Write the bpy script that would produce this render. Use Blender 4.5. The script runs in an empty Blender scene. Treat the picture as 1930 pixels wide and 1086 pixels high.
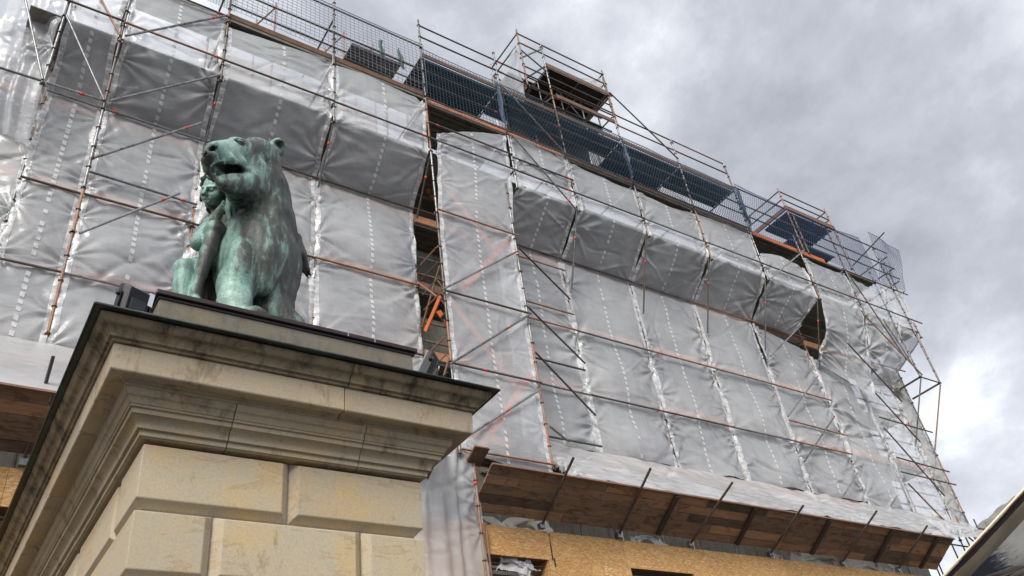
import bpy, bmesh, math, random
import numpy as np
from mathutils import Vector, Matrix

random.seed(7)
rng = np.random.default_rng(11)
scene = bpy.context.scene
COL = scene.collection

# ------------------------------------------------------------------ camera
cam_data = bpy.data.cameras.new("camera")
cam = bpy.data.objects.new("camera", cam_data)
COL.objects.link(cam)
rot = Matrix(((0.831,-0.242,-0.501),(-0.543,-0.554,-0.631),(-0.125,0.796,-0.592)))
cam.matrix_world = Matrix.Translation((0, 0, 1.6)) @ rot.to_4x4()
cam_data.sensor_width = 36
cam_data.lens = 29.3590
cam_data.clip_start = 0.05
cam_data.clip_end = 3000
scene.camera = cam

# ------------------------------------------------------------------ exposure
vs = scene.view_settings
vs.view_transform = 'Standard'
vs.look = 'None'
vs.gamma = 1
vs.use_curve_mapping = False
vs.exposure = 1.2

# ------------------------------------------------------------------ sky and sun
SUN_DIR = Vector((-0.60, -0.56, 0.64)).normalized()      # towards the sun, behind thin cloud
SUN_EL = math.asin(SUN_DIR.z)
SUN_ROT = math.atan2(SUN_DIR.x, SUN_DIR.y)
world = bpy.data.worlds.new("World")
scene.world = world
world.use_nodes = True
nt = world.node_tree
nt.nodes.clear()


def N(t, kind, **kw):
    n = t.nodes.new(kind)
    for k, v in kw.items():
        if k == 'ins':
            for i, x in v.items():
                n.inputs[i].default_value = x
        else:
            setattr(n, k, v)
    return n


def ramp(t, stops, interp='LINEAR'):
    n = t.nodes.new('ShaderNodeValToRGB')
    cr = n.color_ramp
    cr.interpolation = interp
    while len(cr.elements) < len(stops):
        cr.elements.new(0.5)
    for e, (p, c) in zip(cr.elements, stops):
        e.position = p
        e.color = (c[0], c[1], c[2], 1) if len(c) == 3 else c
    return n


out = N(nt, 'ShaderNodeOutputWorld')
sky = N(nt, 'ShaderNodeTexSky', sky_type='NISHITA', sun_disc=False)
sky.sun_elevation = SUN_EL
sky.sun_rotation = SUN_ROT
bg_sky = N(nt, 'ShaderNodeBackground', ins={'Strength': 0.05})
nt.links.new(sky.outputs[0], bg_sky.inputs[0])
tc = N(nt, 'ShaderNodeTexCoord')
mp = N(nt, 'ShaderNodeMapping')
mp.inputs['Location'].default_value = (0.43, -0.43, 0.47)
mp.inputs['Scale'].default_value = (1.0, 1.0, 1.35)
nt.links.new(tc.outputs['Generated'], mp.inputs[0])
n1 = N(nt, 'ShaderNodeTexNoise', ins={'Scale': 2.7, 'Detail': 11.0, 'Roughness': 0.60, 'Distortion': 0.15})
n2 = N(nt, 'ShaderNodeTexNoise', ins={'Scale': 1.3, 'Detail': 3.0, 'Roughness': 0.5, 'Distortion': 0.2})
nt.links.new(mp.outputs[0], n1.inputs[0])
nt.links.new(mp.outputs[0], n2.inputs[0])
mx = N(nt, 'ShaderNodeMath', operation='MULTIPLY_ADD', ins={1: 0.55})
nt.links.new(n1.outputs[0], mx.inputs[0])
m2 = N(nt, 'ShaderNodeMath', operation='MULTIPLY', ins={1: 0.45})
nt.links.new(n2.outputs[0], m2.inputs[0])
nt.links.new(m2.outputs[0], mx.inputs[2])
cr = ramp(nt, [(0.39, (0.235, 0.247, 0.28)), (0.465, (0.335, 0.35, 0.39)), (0.52, (0.46, 0.48, 0.52)), (0.60, (0.82, 0.84, 0.86))])
nt.links.new(mx.outputs[0], cr.inputs[0])
bg_cl = N(nt, 'ShaderNodeBackground', ins={'Strength': 0.80})
nt.links.new(cr.outputs[0], bg_cl.inputs[0])
mxs = N(nt, 'ShaderNodeMixShader', ins={0: 0.94})
nt.links.new(bg_sky.outputs[0], mxs.inputs[1])
nt.links.new(bg_cl.outputs[0], mxs.inputs[2])
nt.links.new(mxs.outputs[0], out.inputs[0])

sun_data = bpy.data.lights.new("sun", 'SUN')
sun_data.energy = 1.5
sun_data.angle = math.radians(26)
sun_data.color = (1.0, 0.95, 0.87)
sun = bpy.data.objects.new("sun", sun_data)
COL.objects.link(sun)
sun.rotation_euler = SUN_DIR.to_track_quat('Z', 'Y').to_euler()
sun.location = (-10, -10, 40)
cy = scene.cycles
cy.max_bounces = 10
cy.transparent_max_bounces = 16
cy.use_denoising = True

# ------------------------------------------------------------------ helpers
BASE = {}


def link(o):
    COL.objects.link(o)
    return o


def thing(name, label, cat, loc=(0, 0, 0), group=None):
    o = bpy.data.objects.new(name, None)
    link(o)
    o.location = loc
    o.empty_display_size = 0.2
    o['label'] = label
    o['category'] = cat
    if group:
        o['group'] = group
    BASE[o.name] = Vector(loc)
    return o


def tag(o, label=None, cat=None, group=None, kind=None):
    for k, v in (('label', label), ('category', cat), ('group', group), ('kind', kind)):
        if v:
            o[k] = v
    return o


def put(name, me, mat, parent=None, smooth=False):
    o = bpy.data.objects.new(name, me)
    link(o)
    if mat is not None and not me.materials:
        me.materials.append(mat)
    if smooth:
        me.polygons.foreach_set('use_smooth', [True] * len(me.polygons))
    if parent is not None:
        o.parent = parent
        if parent.name in BASE:
            o.matrix_parent_inverse = Matrix.Translation(-BASE[parent.name])
    return o


def mobj(name, verts, faces, mat, parent=None, smooth=False):
    me = bpy.data.meshes.new(name)
    me.from_pydata([tuple(v) for v in verts], [], [tuple(f) for f in faces])
    me.update()
    return put(name, me, mat, parent, smooth)


def grid_mesh(name, P, mat, parent=None, smooth=True, uv=None):
    """P: (nv, nu, 3) array of points"""
    nv, nu = P.shape[:2]
    idx = np.arange(nv * nu).reshape(nv, nu)
    q = np.stack([idx[:-1, :-1], idx[1:, :-1], idx[1:, 1:], idx[:-1, 1:]], -1).reshape(-1, 4)
    me = bpy.data.meshes.new(name)
    me.vertices.add(nv * nu)
    me.vertices.foreach_set('co', P.reshape(-1).astype(np.float32))
    me.loops.add(q.size)
    me.loops.foreach_set('vertex_index', q.reshape(-1).astype(np.int32))
    me.polygons.add(len(q))
    me.polygons.foreach_set('loop_start', np.arange(0, q.size, 4, dtype=np.int32))
    me.polygons.foreach_set('loop_total', np.full(len(q), 4, dtype=np.int32))
    me.update(calc_edges=True)
    if uv is not None:
        l = me.uv_layers.new(name='UVMap')
        l.data.foreach_set('uv', uv.reshape(-1, 2)[q.reshape(-1)].reshape(-1).astype(np.float32))
    return put(name, me, mat, parent, smooth)


class MB:
    """collects simple shapes into one mesh"""
    def __init__(s):
        s.v, s.f = [], []

    def add(s, vs_, fs):
        k = len(s.v)
        s.v += [tuple(v) for v in vs_]
        s.f += [tuple(i + k for i in f) for f in fs]
        return s

    def box(s, a, b):
        (x0, y0, z0), (x1, y1, z1) = a, b
        return s.add([(x0, y0, z0), (x1, y0, z0), (x1, y1, z0), (x0, y1, z0), (x0, y0, z1), (x1, y0, z1), (x1, y1, z1), (x0, y1, z1)],
                     [(3, 2, 1, 0), (4, 5, 6, 7), (0, 1, 5, 4), (1, 2, 6, 5), (2, 3, 7, 6), (3, 0, 4, 7)])

    def obox(s, c, ax, ay, az, hx, hy, hz):
        c, ax, ay, az = map(Vector, (c, ax, ay, az))
        vs_ = [c + ax * hx * i + ay * hy * j + az * hz * k for k in (-1, 1) for (i, j) in ((-1, -1), (1, -1), (1, 1), (-1, 1))]
        return s.add(vs_, [(3, 2, 1, 0), (4, 5, 6, 7), (0, 1, 5, 4), (1, 2, 6, 5), (2, 3, 7, 6), (3, 0, 4, 7)])

    def tube(s, a, b, r=0.024, n=8, r2=None):
        a, b = Vector(a), Vector(b)
        d = (b - a).normalized()
        x = d.orthogonal().normalized()
        y = d.cross(x)
        r2 = r if r2 is None else r2
        ring = [(math.cos(2 * math.pi * i / n), math.sin(2 * math.pi * i / n)) for i in range(n)]
        vs_ = [a + (x * c + y * q) * r for c, q in ring] + [b + (x * c + y * q) * r2 for c, q in ring]
        fs = [(i, (i + 1) % n, n + (i + 1) % n, n + i) for i in range(n)] + [tuple(range(n - 1, -1, -1)), tuple(range(n, 2 * n))]
        return s.add(vs_, fs)

    def build(s, name, mat, parent=None, smooth=False):
        return mobj(name, s.v, s.f, mat, parent, smooth)


def hull(name, pts, mat, parent=None):
    bm = bmesh.new()
    for p in pts:
        bm.verts.new(p)
    r = bmesh.ops.convex_hull(bm, input=bm.verts)
    bmesh.ops.delete(bm, geom=[g for g in r['geom_interior'] if isinstance(g, bmesh.types.BMVert)], context='VERTS')
    bmesh.ops.dissolve_limit(bm, angle_limit=0.02, verts=bm.verts, edges=bm.edges)
    bmesh.ops.recalc_face_normals(bm, faces=bm.faces)
    me = bpy.data.meshes.new(name)
    bm.to_mesh(me)
    bm.free()
    return put(name, me, mat, parent)


def bevel(o, w, seg=2):
    m = o.modifiers.new('edge', 'BEVEL')
    m.width = w
    m.segments = seg
    m.limit_method = 'ANGLE'
    m.angle_limit = 0.5
    return o


def smooth_noise(shape, cells, seed):
    """value noise on a (nv,nu) grid, cells = (cv,cu) lattice cells"""
    r = np.random.default_rng(seed)
    nv, nu = shape
    cv, cu = cells
    L = r.uniform(-1, 1, (cv + 3, cu + 3))
    y = np.linspace(0, cv, nv)[:, None] + np.zeros((1, nu))
    x = np.linspace(0, cu, nu)[None, :] + np.zeros((nv, 1))
    yi, xi = np.floor(y).astype(int), np.floor(x).astype(int)
    fy, fx = y - yi, x - xi
    fy, fx = fy * fy * (3 - 2 * fy), fx * fx * (3 - 2 * fx)
    return (L[yi, xi] * (1 - fy) * (1 - fx) + L[yi + 1, xi] * fy * (1 - fx) + L[yi, xi + 1] * (1 - fy) * fx + L[yi + 1, xi + 1] * fy * fx)


# ------------------------------------------------------------------ materials
def new_mat(name):
    m = bpy.data.materials.new(name)
    m.use_nodes = True
    t = m.node_tree
    t.nodes.clear()
    o = N(t, 'ShaderNodeOutputMaterial')
    b = N(t, 'ShaderNodeBsdfPrincipled')
    t.links.new(b.outputs[0], o.inputs[0])
    return m, t, b, o


def coords(t, scale=(1, 1, 1), kind='Object'):
    c = N(t, 'ShaderNodeTexCoord')
    p = N(t, 'ShaderNodeMapping')
    p.inputs['Scale'].default_value = scale
    t.links.new(c.outputs[kind], p.inputs[0])
    return p


def noise(t, vec, scale, detail=5, rough=0.6, dist=0.0):
    n = N(t, 'ShaderNodeTexNoise', ins={'Scale': scale, 'Detail': detail, 'Roughness': rough, 'Distortion': dist})
    t.links.new(vec.outputs[0], n.inputs['Vector'])
    return n


def mixc(t, a, b, fac, mode='MIX'):
    m = N(t, 'ShaderNodeMix', data_type='RGBA', blend_type=mode)
    for i, x in ((6, a), (7, b), (0, fac)):
        if isinstance(x, (tuple, list)):
            m.inputs[i].default_value = (*x[:3], 1)
        elif isinstance(x, (int, float)):
            m.inputs[i].default_value = x
        else:
            t.links.new(x, m.inputs[i])
    return m.outputs[2]


def bump(t, b, height, strength, dist=0.01):
    n = N(t, 'ShaderNodeBump', ins={'Strength': strength, 'Distance': dist})
    t.links.new(height, n.inputs['Height'])
    t.links.new(n.outputs[0], b.inputs['Normal'])
    return n


def simple(name, col, rough=0.6, metal=0.0, var=0.25, scale=9.0, bmp=0.15, rnd=0.0, dark=None):
    m, t, b, o = new_mat(name)
    p = coords(t)
    n = noise(t, p, scale, 6, 0.65)
    r = ramp(t, [(0.3, tuple(c * (1 - var) for c in col)), (0.7, tuple(min(1, c * (1 + var)) for c in col))])
    t.links.new(n.outputs[0], r.inputs[0])
    c = r.outputs[0]
    if dark:
        n3 = noise(t, p, scale * 0.35, 8, 0.7)
        r3 = ramp(t, [(0.5, (0, 0, 0)), (0.66, (1, 1, 1))])
        t.links.new(n3.outputs[0], r3.inputs[0])
        c = mixc(t, c, dark, r3.outputs[0])
    if rnd:
        oi = N(t, 'ShaderNodeObjectInfo')
        rr = ramp(t, [(0, (1 - rnd,) * 3), (1, (1 + rnd,) * 3)])
        t.links.new(oi.outputs['Random'], rr.inputs[0])
        c = mixc(t, c, rr.outputs[0], 1.0, 'MULTIPLY')
    t.links.new(c, b.inputs['Base Color'])
    b.inputs['Roughness'].default_value = rough
    b.inputs['Metallic'].default_value = metal
    if bmp:
        n2 = noise(t, p, scale * 6, 4, 0.6)
        bump(t, b, n2.outputs[0], bmp, 0.004)
    return m


def stone_mat(name, base, warm, soot, soot_lo, soot_hi, vein=0.5, tint=(0.36, 0.35, 0.32)):
    m, t, b, o = new_mat(name)
    p = coords(t)
    oi = N(t, 'ShaderNodeObjectInfo')
    ad = N(t, 'ShaderNodeVectorMath', operation='ADD')
    sc = N(t, 'ShaderNodeVectorMath', operation='SCALE', ins={3: 37.0})
    cb = N(t, 'ShaderNodeCombineXYZ')
    for i in range(3):
        t.links.new(oi.outputs['Random'], cb.inputs[i])
    t.links.new(cb.outputs[0], sc.inputs[0])
    t.links.new(p.outputs[0], ad.inputs[0])
    t.links.new(sc.outputs[0], ad.inputs[1])
    big = noise(t, ad, 1.6, 4, 0.55)
    r = ramp(t, [(0.3, base), (0.52, tint), (0.72, warm)])
    t.links.new(big.outputs[0], r.inputs[0])
    c = r.outputs[0]
    # iron veins running along the bedding
    ps = N(t, 'ShaderNodeMapping')
    ps.inputs['Scale'].default_value = (1.0, 1.0, 4.0)
    t.links.new(ad.outputs[0], ps.inputs[0])
    vn = noise(t, ps, 1.5, 9, 0.68, 0.7)
    vr = ramp(t, [(0.565, (0, 0, 0)), (0.582, (vein,) * 3), (0.592, (vein * 0.35,) * 3), (0.66, (0, 0, 0))])
    t.links.new(vn.outputs[0], vr.inputs[0])
    c = mixc(t, c, (0.33, 0.17, 0.06), vr.outputs[0])
    # fine speckle
    fn = noise(t, ad, 60, 4, 0.7)
    fr = ramp(t, [(0.3, (0.86,) * 3), (0.65, (1.06,) * 3)])
    t.links.new(fn.outputs[0], fr.inputs[0])
    c = mixc(t, c, fr.outputs[0], 1.0, 'MULTIPLY')
    # small pits
    vo = N(t, 'ShaderNodeTexVoronoi', ins={'Scale': 17.0})
    t.links.new(ad.outputs[0], vo.inputs['Vector'])
    pr = ramp(t, [(0.03, (0.45,) * 3), (0.09, (0, 0, 0))])
    t.links.new(vo.outputs['Distance'], pr.inputs[0])
    pm = noise(t, ad, 2.3, 3, 0.5)
    pmr = ramp(t, [(0.52, (0, 0, 0)), (0.6, (1, 1, 1))])
    t.links.new(pm.outputs[0], pmr.inputs[0])
    pf = mixc(t, pr.outputs[0], pmr.outputs[0], 1.0, 'MULTIPLY')
    c = mixc(t, c, (0.14, 0.10, 0.06), pf)
    # soot and lichen crust in patches and runs
    p3 = N(t, 'ShaderNodeMapping')
    p3.inputs['Scale'].default_value = (1, 1, 0.45)
    t.links.new(ad.outputs[0], p3.inputs[0])
    sn = noise(t, p3, 5.5, 10, 0.72, 0.3)
    sr = ramp(t, [(soot_lo, (0, 0, 0)), (soot_hi, (1, 1, 1))])
    t.links.new(sn.outputs[0], sr.inputs[0])
    c = mixc(t, c, soot, sr.outputs[0])
    rr = ramp(t, [(0, (0.9,) * 3), (1, (1.08,) * 3)])
    t.links.new(oi.outputs['Random'], rr.inputs[0])
    c = mixc(t, c, rr.outputs[0], 1.0, 'MULTIPLY')
    t.links.new(c, b.inputs['Base Color'])
    b.inputs['Roughness'].default_value = 0.85
    hb = N(t, 'ShaderNodeMath', operation='MULTIPLY_ADD', ins={1: 0.6})
    t.links.new(fn.outputs[0], hb.inputs[0])
    t.links.new(sn.outputs[0], hb.inputs[2])
    bump(t, b, hb.outputs[0], 0.35, 0.006)
    return m


M = {}
M['ashlar'] = stone_mat('sandstone_ashlar', (0.49, 0.405, 0.265), (0.55, 0.395, 0.19), (0.22, 0.165, 0.09), 0.60, 0.74, 0.5, (0.46, 0.395, 0.29))
M['moulding'] = stone_mat('sandstone_moulding', (0.42, 0.345, 0.235), (0.47, 0.345, 0.185), (0.16, 0.12, 0.075), 0.54, 0.70, 0.25, (0.37, 0.315, 0.235))
M['crown'] = stone_mat('sooty_sandstone', (0.32, 0.25, 0.16), (0.37, 0.27, 0.15), (0.055, 0.044, 0.03), 0.46, 0.64, 0.1, (0.26, 0.21, 0.14))
M['plinth'] = stone_mat('plinth_sandstone', (0.17, 0.15, 0.12), (0.22, 0.175, 0.11), (0.09, 0.08, 0.06), 0.5, 0.7, 0.0, (0.16, 0.145, 0.115))
M['mortar'] = simple('mortar', (0.2, 0.18, 0.15), 0.9)
M['wall'] = stone_mat('wall_sandstone', (0.30, 0.27, 0.21), (0.34, 0.28, 0.19), (0.12, 0.11, 0.09), 0.5, 0.7, 0.0)
M['flashing'] = simple('weathered_copper', (0.022, 0.028, 0.025), 0.55, 0.3, 0.4, 7, 0.2, dark=(0.04, 0.07, 0.058))
M['capping'] = simple('brown_metal_capping', (0.05, 0.038, 0.04), 0.38, 0.5, 0.2, 5, 0.05)
M['galv'] = simple('galvanised_steel', (0.24, 0.245, 0.25), 0.42, 0.75, 0.3, 14, 0.1, 0.25, dark=(0.10, 0.075, 0.055))
M['dull'] = simple('dull_dark_steel', (0.13, 0.115, 0.105), 0.5, 0.6, 0.3, 10, 0.1, 0.2, dark=(0.13, 0.065, 0.035))
M['rust'] = simple('rusty_tube', (0.33, 0.165, 0.095), 0.6, 0.25, 0.3, 8, 0.15, 0.15, dark=(0.27, 0.25, 0.23))
M['red'] = simple('red_tape', (0.62, 0.055, 0.03), 0.5, 0, 0.1, 5, 0)
M['orange'] = simple('orange_paint', (0.66, 0.17, 0.05), 0.5, 0, 0.15, 5, 0.05)
M['deck'] = simple('steel_deck', (0.20, 0.185, 0.155), 0.55, 0.45, 0.3, 5, 0.1, 0.15)
M['teal_deck'] = simple('dark_deck', (0.075, 0.10, 0.115), 0.6, 0.2, 0.25, 5, 0.1, 0.15)
M['black'] = simple('black_paint', (0.006, 0.007, 0.010), 0.45, 0.0, 0.2, 8, 0.05)
M['glass'] = simple('lamp_glass', (0.35, 0.4, 0.42), 0.12, 0.0, 0.05, 3, 0)
M['steel_tab'] = simple('bare_steel', (0.5, 0.52, 0.54), 0.3, 0.9, 0.1, 8, 0.05)
M['pink_board'] = simple('orange_toe_board', (0.62, 0.30, 0.17), 0.7, 0, 0.2, 4, 0.1)
M['brown_board'] = simple('brown_toe_board', (0.17, 0.095, 0.06), 0.7, 0, 0.3, 5, 0.2)
M['dark_ply'] = simple('dark_plywood', (0.055, 0.04, 0.033), 0.75, 0, 0.3, 4, 0.2)
M['white_net'] = simple('pale_net', (0.17, 0.19, 0.24), 0.6, 0, 0.1, 3, 0)
M['navy_net'] = simple('navy_net', (0.02, 0.055, 0.10), 0.6, 0, 0.1, 3, 0)
M['blue_net'] = simple('blue_net', (0.035, 0.07, 0.16), 0.6, 0, 0.1, 3, 0)
M['green_net'] = simple('green_net', (0.02, 0.09, 0.075), 0.6, 0, 0.1, 3, 0)
M['blue_tarp'] = simple('blue_tarp', (0.02, 0.08, 0.32), 0.4, 0, 0.2, 3, 0.1)
M['asphalt'] = simple('paving', (0.06, 0.058, 0.056), 0.9, 0, 0.25, 2, 0.3)
M['roof'] = simple('slate_roof', (0.06, 0.062, 0.07), 0.7, 0, 0.3, 3, 0.2)
M['window'] = simple('window_glass', (0.03, 0.035, 0.04), 0.08, 0, 0.1, 1, 0)
M['white_paint'] = simple('white_paint', (0.6, 0.6, 0.58), 0.5, 0, 0.1, 3, 0.05)


def sheet_mat(name, base, transp, transl, cloud=0.12):
    m, t, b, o = new_mat(name)
    p = coords(t)
    n = noise(t, p, 0.6, 5, 0.6)
    r = ramp(t, [(0.36, tuple(c * (1 - cloud) for c in base)), (0.64, tuple(min(0.9, c * (1 + cloud * 0.5)) for c in base))])
    t.links.new(n.outputs[0], r.inputs[0])
    # dusty runs
    ps = N(t, 'ShaderNodeMapping')
    ps.inputs['Scale'].default_value = (5, 5, 0.5)
    t.links.new(p.outputs[0], ps.inputs[0])
    dn = noise(t, ps, 1.2, 6, 0.65)
    dr = ramp(t, [(0.5, (1, 1, 1)), (0.75, (0.90, 0.89, 0.87))])
    t.links.new(dn.outputs[0], dr.inputs[0])
    c = mixc(t, r.outputs[0], dr.outputs[0], 1.0, 'MULTIPLY')
    t.links.new(c, b.inputs['Base Color'])
    b.inputs['Roughness'].default_value = 0.26
    b.inputs['Specular IOR Level'].default_value = 0.5
    # fine crinkle: ridged folds at two sizes
    f1 = noise(t, p, 7, 5, 0.55, 1.4)
    pz = N(t, 'ShaderNodeMapping')
    pz.inputs['Scale'].default_value = (1.0, 1.0, 3.0)
    t.links.new(p.outputs[0], pz.inputs[0])
    f2 = noise(t, pz, 2.2, 4, 0.55, 2.2)
    ab = N(t, 'ShaderNodeMath', operation='SUBTRACT', ins={1: 0.5})
    t.links.new(f2.outputs[0], ab.inputs[0])
    a3 = N(t, 'ShaderNodeMath', operation='ABSOLUTE')
    t.links.new(ab.outputs[0], a3.inputs[0])
    a2 = N(t, 'ShaderNodeMath', operation='POWER', ins={1: 0.6})
    t.links.new(a3.outputs[0], a2.inputs[0])
    ht = N(t, 'ShaderNodeMath', operation='MULTIPLY_ADD', ins={1: 0.16})
    t.links.new(f1.outputs[0], ht.inputs[0])
    t.links.new(a2.outputs[0], ht.inputs[2])
    bp = bump(t, b, ht.outputs[0], 0.35, 0.03)
    b.inputs['Coat Weight'].default_value = 0.7
    b.inputs['Coat Roughness'].default_value = 0.2
    tl = N(t, 'ShaderNodeBsdfTranslucent')
    t.links.new(c, tl.inputs[0])
    t.links.new(bp.outputs[0], tl.inputs['Normal'])
    tr = N(t, 'ShaderNodeBsdfTransparent', ins={0: (0.96, 0.96, 0.97, 1)})
    m1 = N(t, 'ShaderNodeMixShader', ins={0: transl})
    t.links.new(b.outputs[0], m1.inputs[1])
    t.links.new(tl.outputs[0], m1.inputs[2])
    m2_ = N(t, 'ShaderNodeMixShader', ins={0: transp})
    t.links.new(m1.outputs[0], m2_.inputs[1])
    t.links.new(tr.outputs[0], m2_.inputs[2])
    t.links.new(m2_.outputs[0], o.inputs[0])
    return m


M['sheet'] = sheet_mat('clear_plastic_sheet', (0.77, 0.79, 0.845), 0.40, 0.20, 0.2)
M['sheet_white'] = sheet_mat('whiter_plastic_sheet', (0.78, 0.78, 0.80), 0.12, 0.35)
M['sheet_old'] = sheet_mat('dusty_plastic_sheet', (0.58, 0.56, 0.51), 0.12, 0.36)
M['band'] = sheet_mat('sheet_edge_band', (0.80, 0.80, 0.81), 0.04, 0.25, 0.05)


def wood_mat(name, c1, c2, c3, rnd=0.35):
    m, t, b, o = new_mat(name)
    p = coords(t)
    oi = N(t, 'ShaderNodeObjectInfo')
    cb = N(t, 'ShaderNodeCombineXYZ')
    for i in range(3):
        t.links.new(oi.outputs['Random'], cb.inputs[i])
    sc = N(t, 'ShaderNodeVectorMath', operation='SCALE', ins={3: 53.0})
    t.links.new(cb.outputs[0], sc.inputs[0])
    ad = N(t, 'ShaderNodeVectorMath', operation='ADD')
    t.links.new(p.outputs[0], ad.inputs[0])
    t.links.new(sc.outputs[0], ad.inputs[1])
    st = N(t, 'ShaderNodeMapping')
    st.inputs['Scale'].default_value = (0.45, 5, 5)
    t.links.new(ad.outputs[0], st.inputs[0])
    g = noise(t, st, 3.0, 8, 0.68, 0.8)
    r = ramp(t, [(0.28, c1), (0.5, c2), (0.72, c3)])
    t.links.new(g.outputs[0], r.inputs[0])
    s2 = N(t, 'ShaderNodeMapping')
    s2.inputs['Scale'].default_value = (1.2, 3, 3)
    t.links.new(ad.outputs[0], s2.inputs[0])
    k = noise(t, s2, 1.5, 5, 0.62, 1.6)
    kr = ramp(t, [(0.56, (0, 0, 0)), (0.59, (0.7,) * 3), (0.615, (0.15,) * 3), (0.70, (0.75,) * 3)])
    t.links.new(k.outputs[0], kr.inputs[0])
    c = mixc(t, r.outputs[0], (0.055, 0.022, 0.010), kr.outputs[0])
    rr = ramp(t, [(0, (1 - rnd, 1 - rnd * 0.9, 1 - rnd * 0.75)), (0.5, (1, 1, 1)), (1, (1 + rnd * 1.2, 1 + rnd * 0.85, 1 + rnd * 0.5))])
    t.links.new(oi.outputs['Random'], rr.inputs[0])
    c = mixc(t, c, rr.outputs[0], 1.0, 'MULTIPLY')
    t.links.new(c, b.inputs['Base Color'])
    b.inputs['Roughness'].default_value = 0.75
    bump(t, b, g.outputs[0], 0.3, 0.004)
    return m


M['timber'] = wood_mat('weathered_boards', (0.16, 0.103, 0.072), (0.24, 0.16, 0.11), (0.35, 0.21, 0.12), 0.55)


def osb_mat():
    m, t, b, o = new_mat('osb_chipboard')
    p = coords(t)
    cols = []
    hs = []
    for k, (ang, s) in enumerate(((0.3, 1.0), (1.4, 1.15), (2.3, 0.9))):
        mp_ = N(t, 'ShaderNodeMapping')
        mp_.inputs['Rotation'].default_value = (0, ang, 0)
        mp_.inputs['Scale'].default_value = (17 * s, 1, 60 * s)
        t.links.new(p.outputs[0], mp_.inputs[0])
        v = N(t, 'ShaderNodeTexVoronoi', ins={'Scale': 1.0, 'Randomness': 1.0})
        t.links.new(mp_.outputs[0], v.inputs['Vector'])
        sp = N(t, 'ShaderNodeSeparateColor')
        t.links.new(v.outputs['Color'], sp.inputs[0])
        cols.append(sp.outputs[0])
        hs.append(sp.outputs[1])
    sel = N(t, 'ShaderNodeMix', data_type='FLOAT')
    g1 = N(t, 'ShaderNodeMath', operation='GREATER_THAN', ins={1: 0.5})
    t.links.new(hs[0], g1.inputs[0])
    t.links.new(g1.outputs[0], sel.inputs[0])
    t.links.new(cols[0], sel.inputs[2])
    t.links.new(cols[1], sel.inputs[3])
    sel2 = N(t, 'ShaderNodeMix', data_type='FLOAT')
    g2 = N(t, 'ShaderNodeMath', operation='GREATER_THAN', ins={1: 0.62})
    t.links.new(hs[2], g2.inputs[0])
    t.links.new(g2.outputs[0], sel2.inputs[0])
    t.links.new(sel.outputs[0], sel2.inputs[2])
    t.links.new(cols[2], sel2.inputs[3])
    r = ramp(t, [(0.0, (0.42, 0.215, 0.07)), (0.3, (0.56, 0.305, 0.105)), (0.6, (0.61, 0.345, 0.13)), (0.88, (0.67, 0.41, 0.18)), (1.0, (0.77, 0.54, 0.30))])
    t.links.new(sel2.outputs[0], r.inputs[0])
    oi = N(t, 'ShaderNodeObjectInfo')
    rr = ramp(t, [(0, (0.88, 0.86, 0.84)), (1, (1.08, 1.08, 1.08))])
    t.links.new(oi.outputs['Random'], rr.inputs[0])
    c = mixc(t, r.outputs[0], rr.outputs[0], 1.0, 'MULTIPLY')
    t.links.new(c, b.inputs['Base Color'])
    b.inputs['Roughness'].default_value = 0.7
    bump(t, b, sel2.outputs[0], 0.2, 0.003)
    return m


M['osb'] = osb_mat()


def bronze_mat():
    m, t, b, o = new_mat('patinated_bronze')
    p = coords(t)
    st = N(t, 'ShaderNodeMapping')
    st.inputs['Scale'].default_value = (10, 10, 1.7)
    t.links.new(p.outputs[0], st.inputs[0])
    run = noise(t, st, 1.0, 9, 0.66, 0.6)          # rain runs
    pat = noise(t, p, 2.4, 8, 0.68, 0.5)           # patches
    at = N(t, 'ShaderNodeAttribute', attribute_name='patina_shade')  # patina mask, also carrying painted shade in mouth, ear and shin
    s1 = N(t, 'ShaderNodeMath', operation='MULTIPLY_ADD', ins={1: 1.0})
    t.links.new(run.outputs[0], s1.inputs[0])
    s2 = N(t, 'ShaderNodeMath', operation='MULTIPLY_ADD', ins={1: 0.65, 2: -0.225})
    t.links.new(pat.outputs[0], s2.inputs[0])
    t.links.new(s2.outputs[0], s1.inputs[2])
    s3 = N(t, 'ShaderNodeMath', operation='ADD')
    t.links.new(s1.outputs[0], s3.inputs[0])
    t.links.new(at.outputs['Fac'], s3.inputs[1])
    r = ramp(t, [(0.42, (0.024, 0.025, 0.022)), (0.58, (0.05, 0.055, 0.048)), (0.66, (0.085, 0.11, 0.095)), (0.71, (0.15, 0.235, 0.205)), (0.80, (0.20, 0.35, 0.30)), (0.98, (0.34, 0.48, 0.425))])
    t.links.new(s3.outputs[0], r.inputs[0])
    gr = noise(t, p, 45, 5, 0.7)
    grr = ramp(t, [(0.3, (0.62,) * 3), (0.62, (1.12,) * 3)])
    t.links.new(gr.outputs[0], grr.inputs[0])
    c = mixc(t, r.outputs[0], grr.outputs[0], 1.0, 'MULTIPLY')
    t.links.new(c, b.inputs['Base Color'])
    b.inputs['Metallic'].default_value = 0.15
    b.inputs['Roughness'].default_value = 0.5
    fur = noise(t, st, 9.0, 5, 0.7, 0.5)
    hb = N(t, 'ShaderNodeMath', operation='MULTIPLY_ADD', ins={1: 0.6})
    t.links.new(fur.outputs[0], hb.inputs[0])
    t.links.new(gr.outputs[0], hb.inputs[2])
    bump(t, b, hb.outputs[0], 0.45, 0.010)
    return m


M['bronze'] = bronze_mat()
M['dark_bronze'] = simple('dark_bronze', (0.02, 0.02, 0.018), 0.5, 0.3, 0.3, 8, 0.2)


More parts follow.
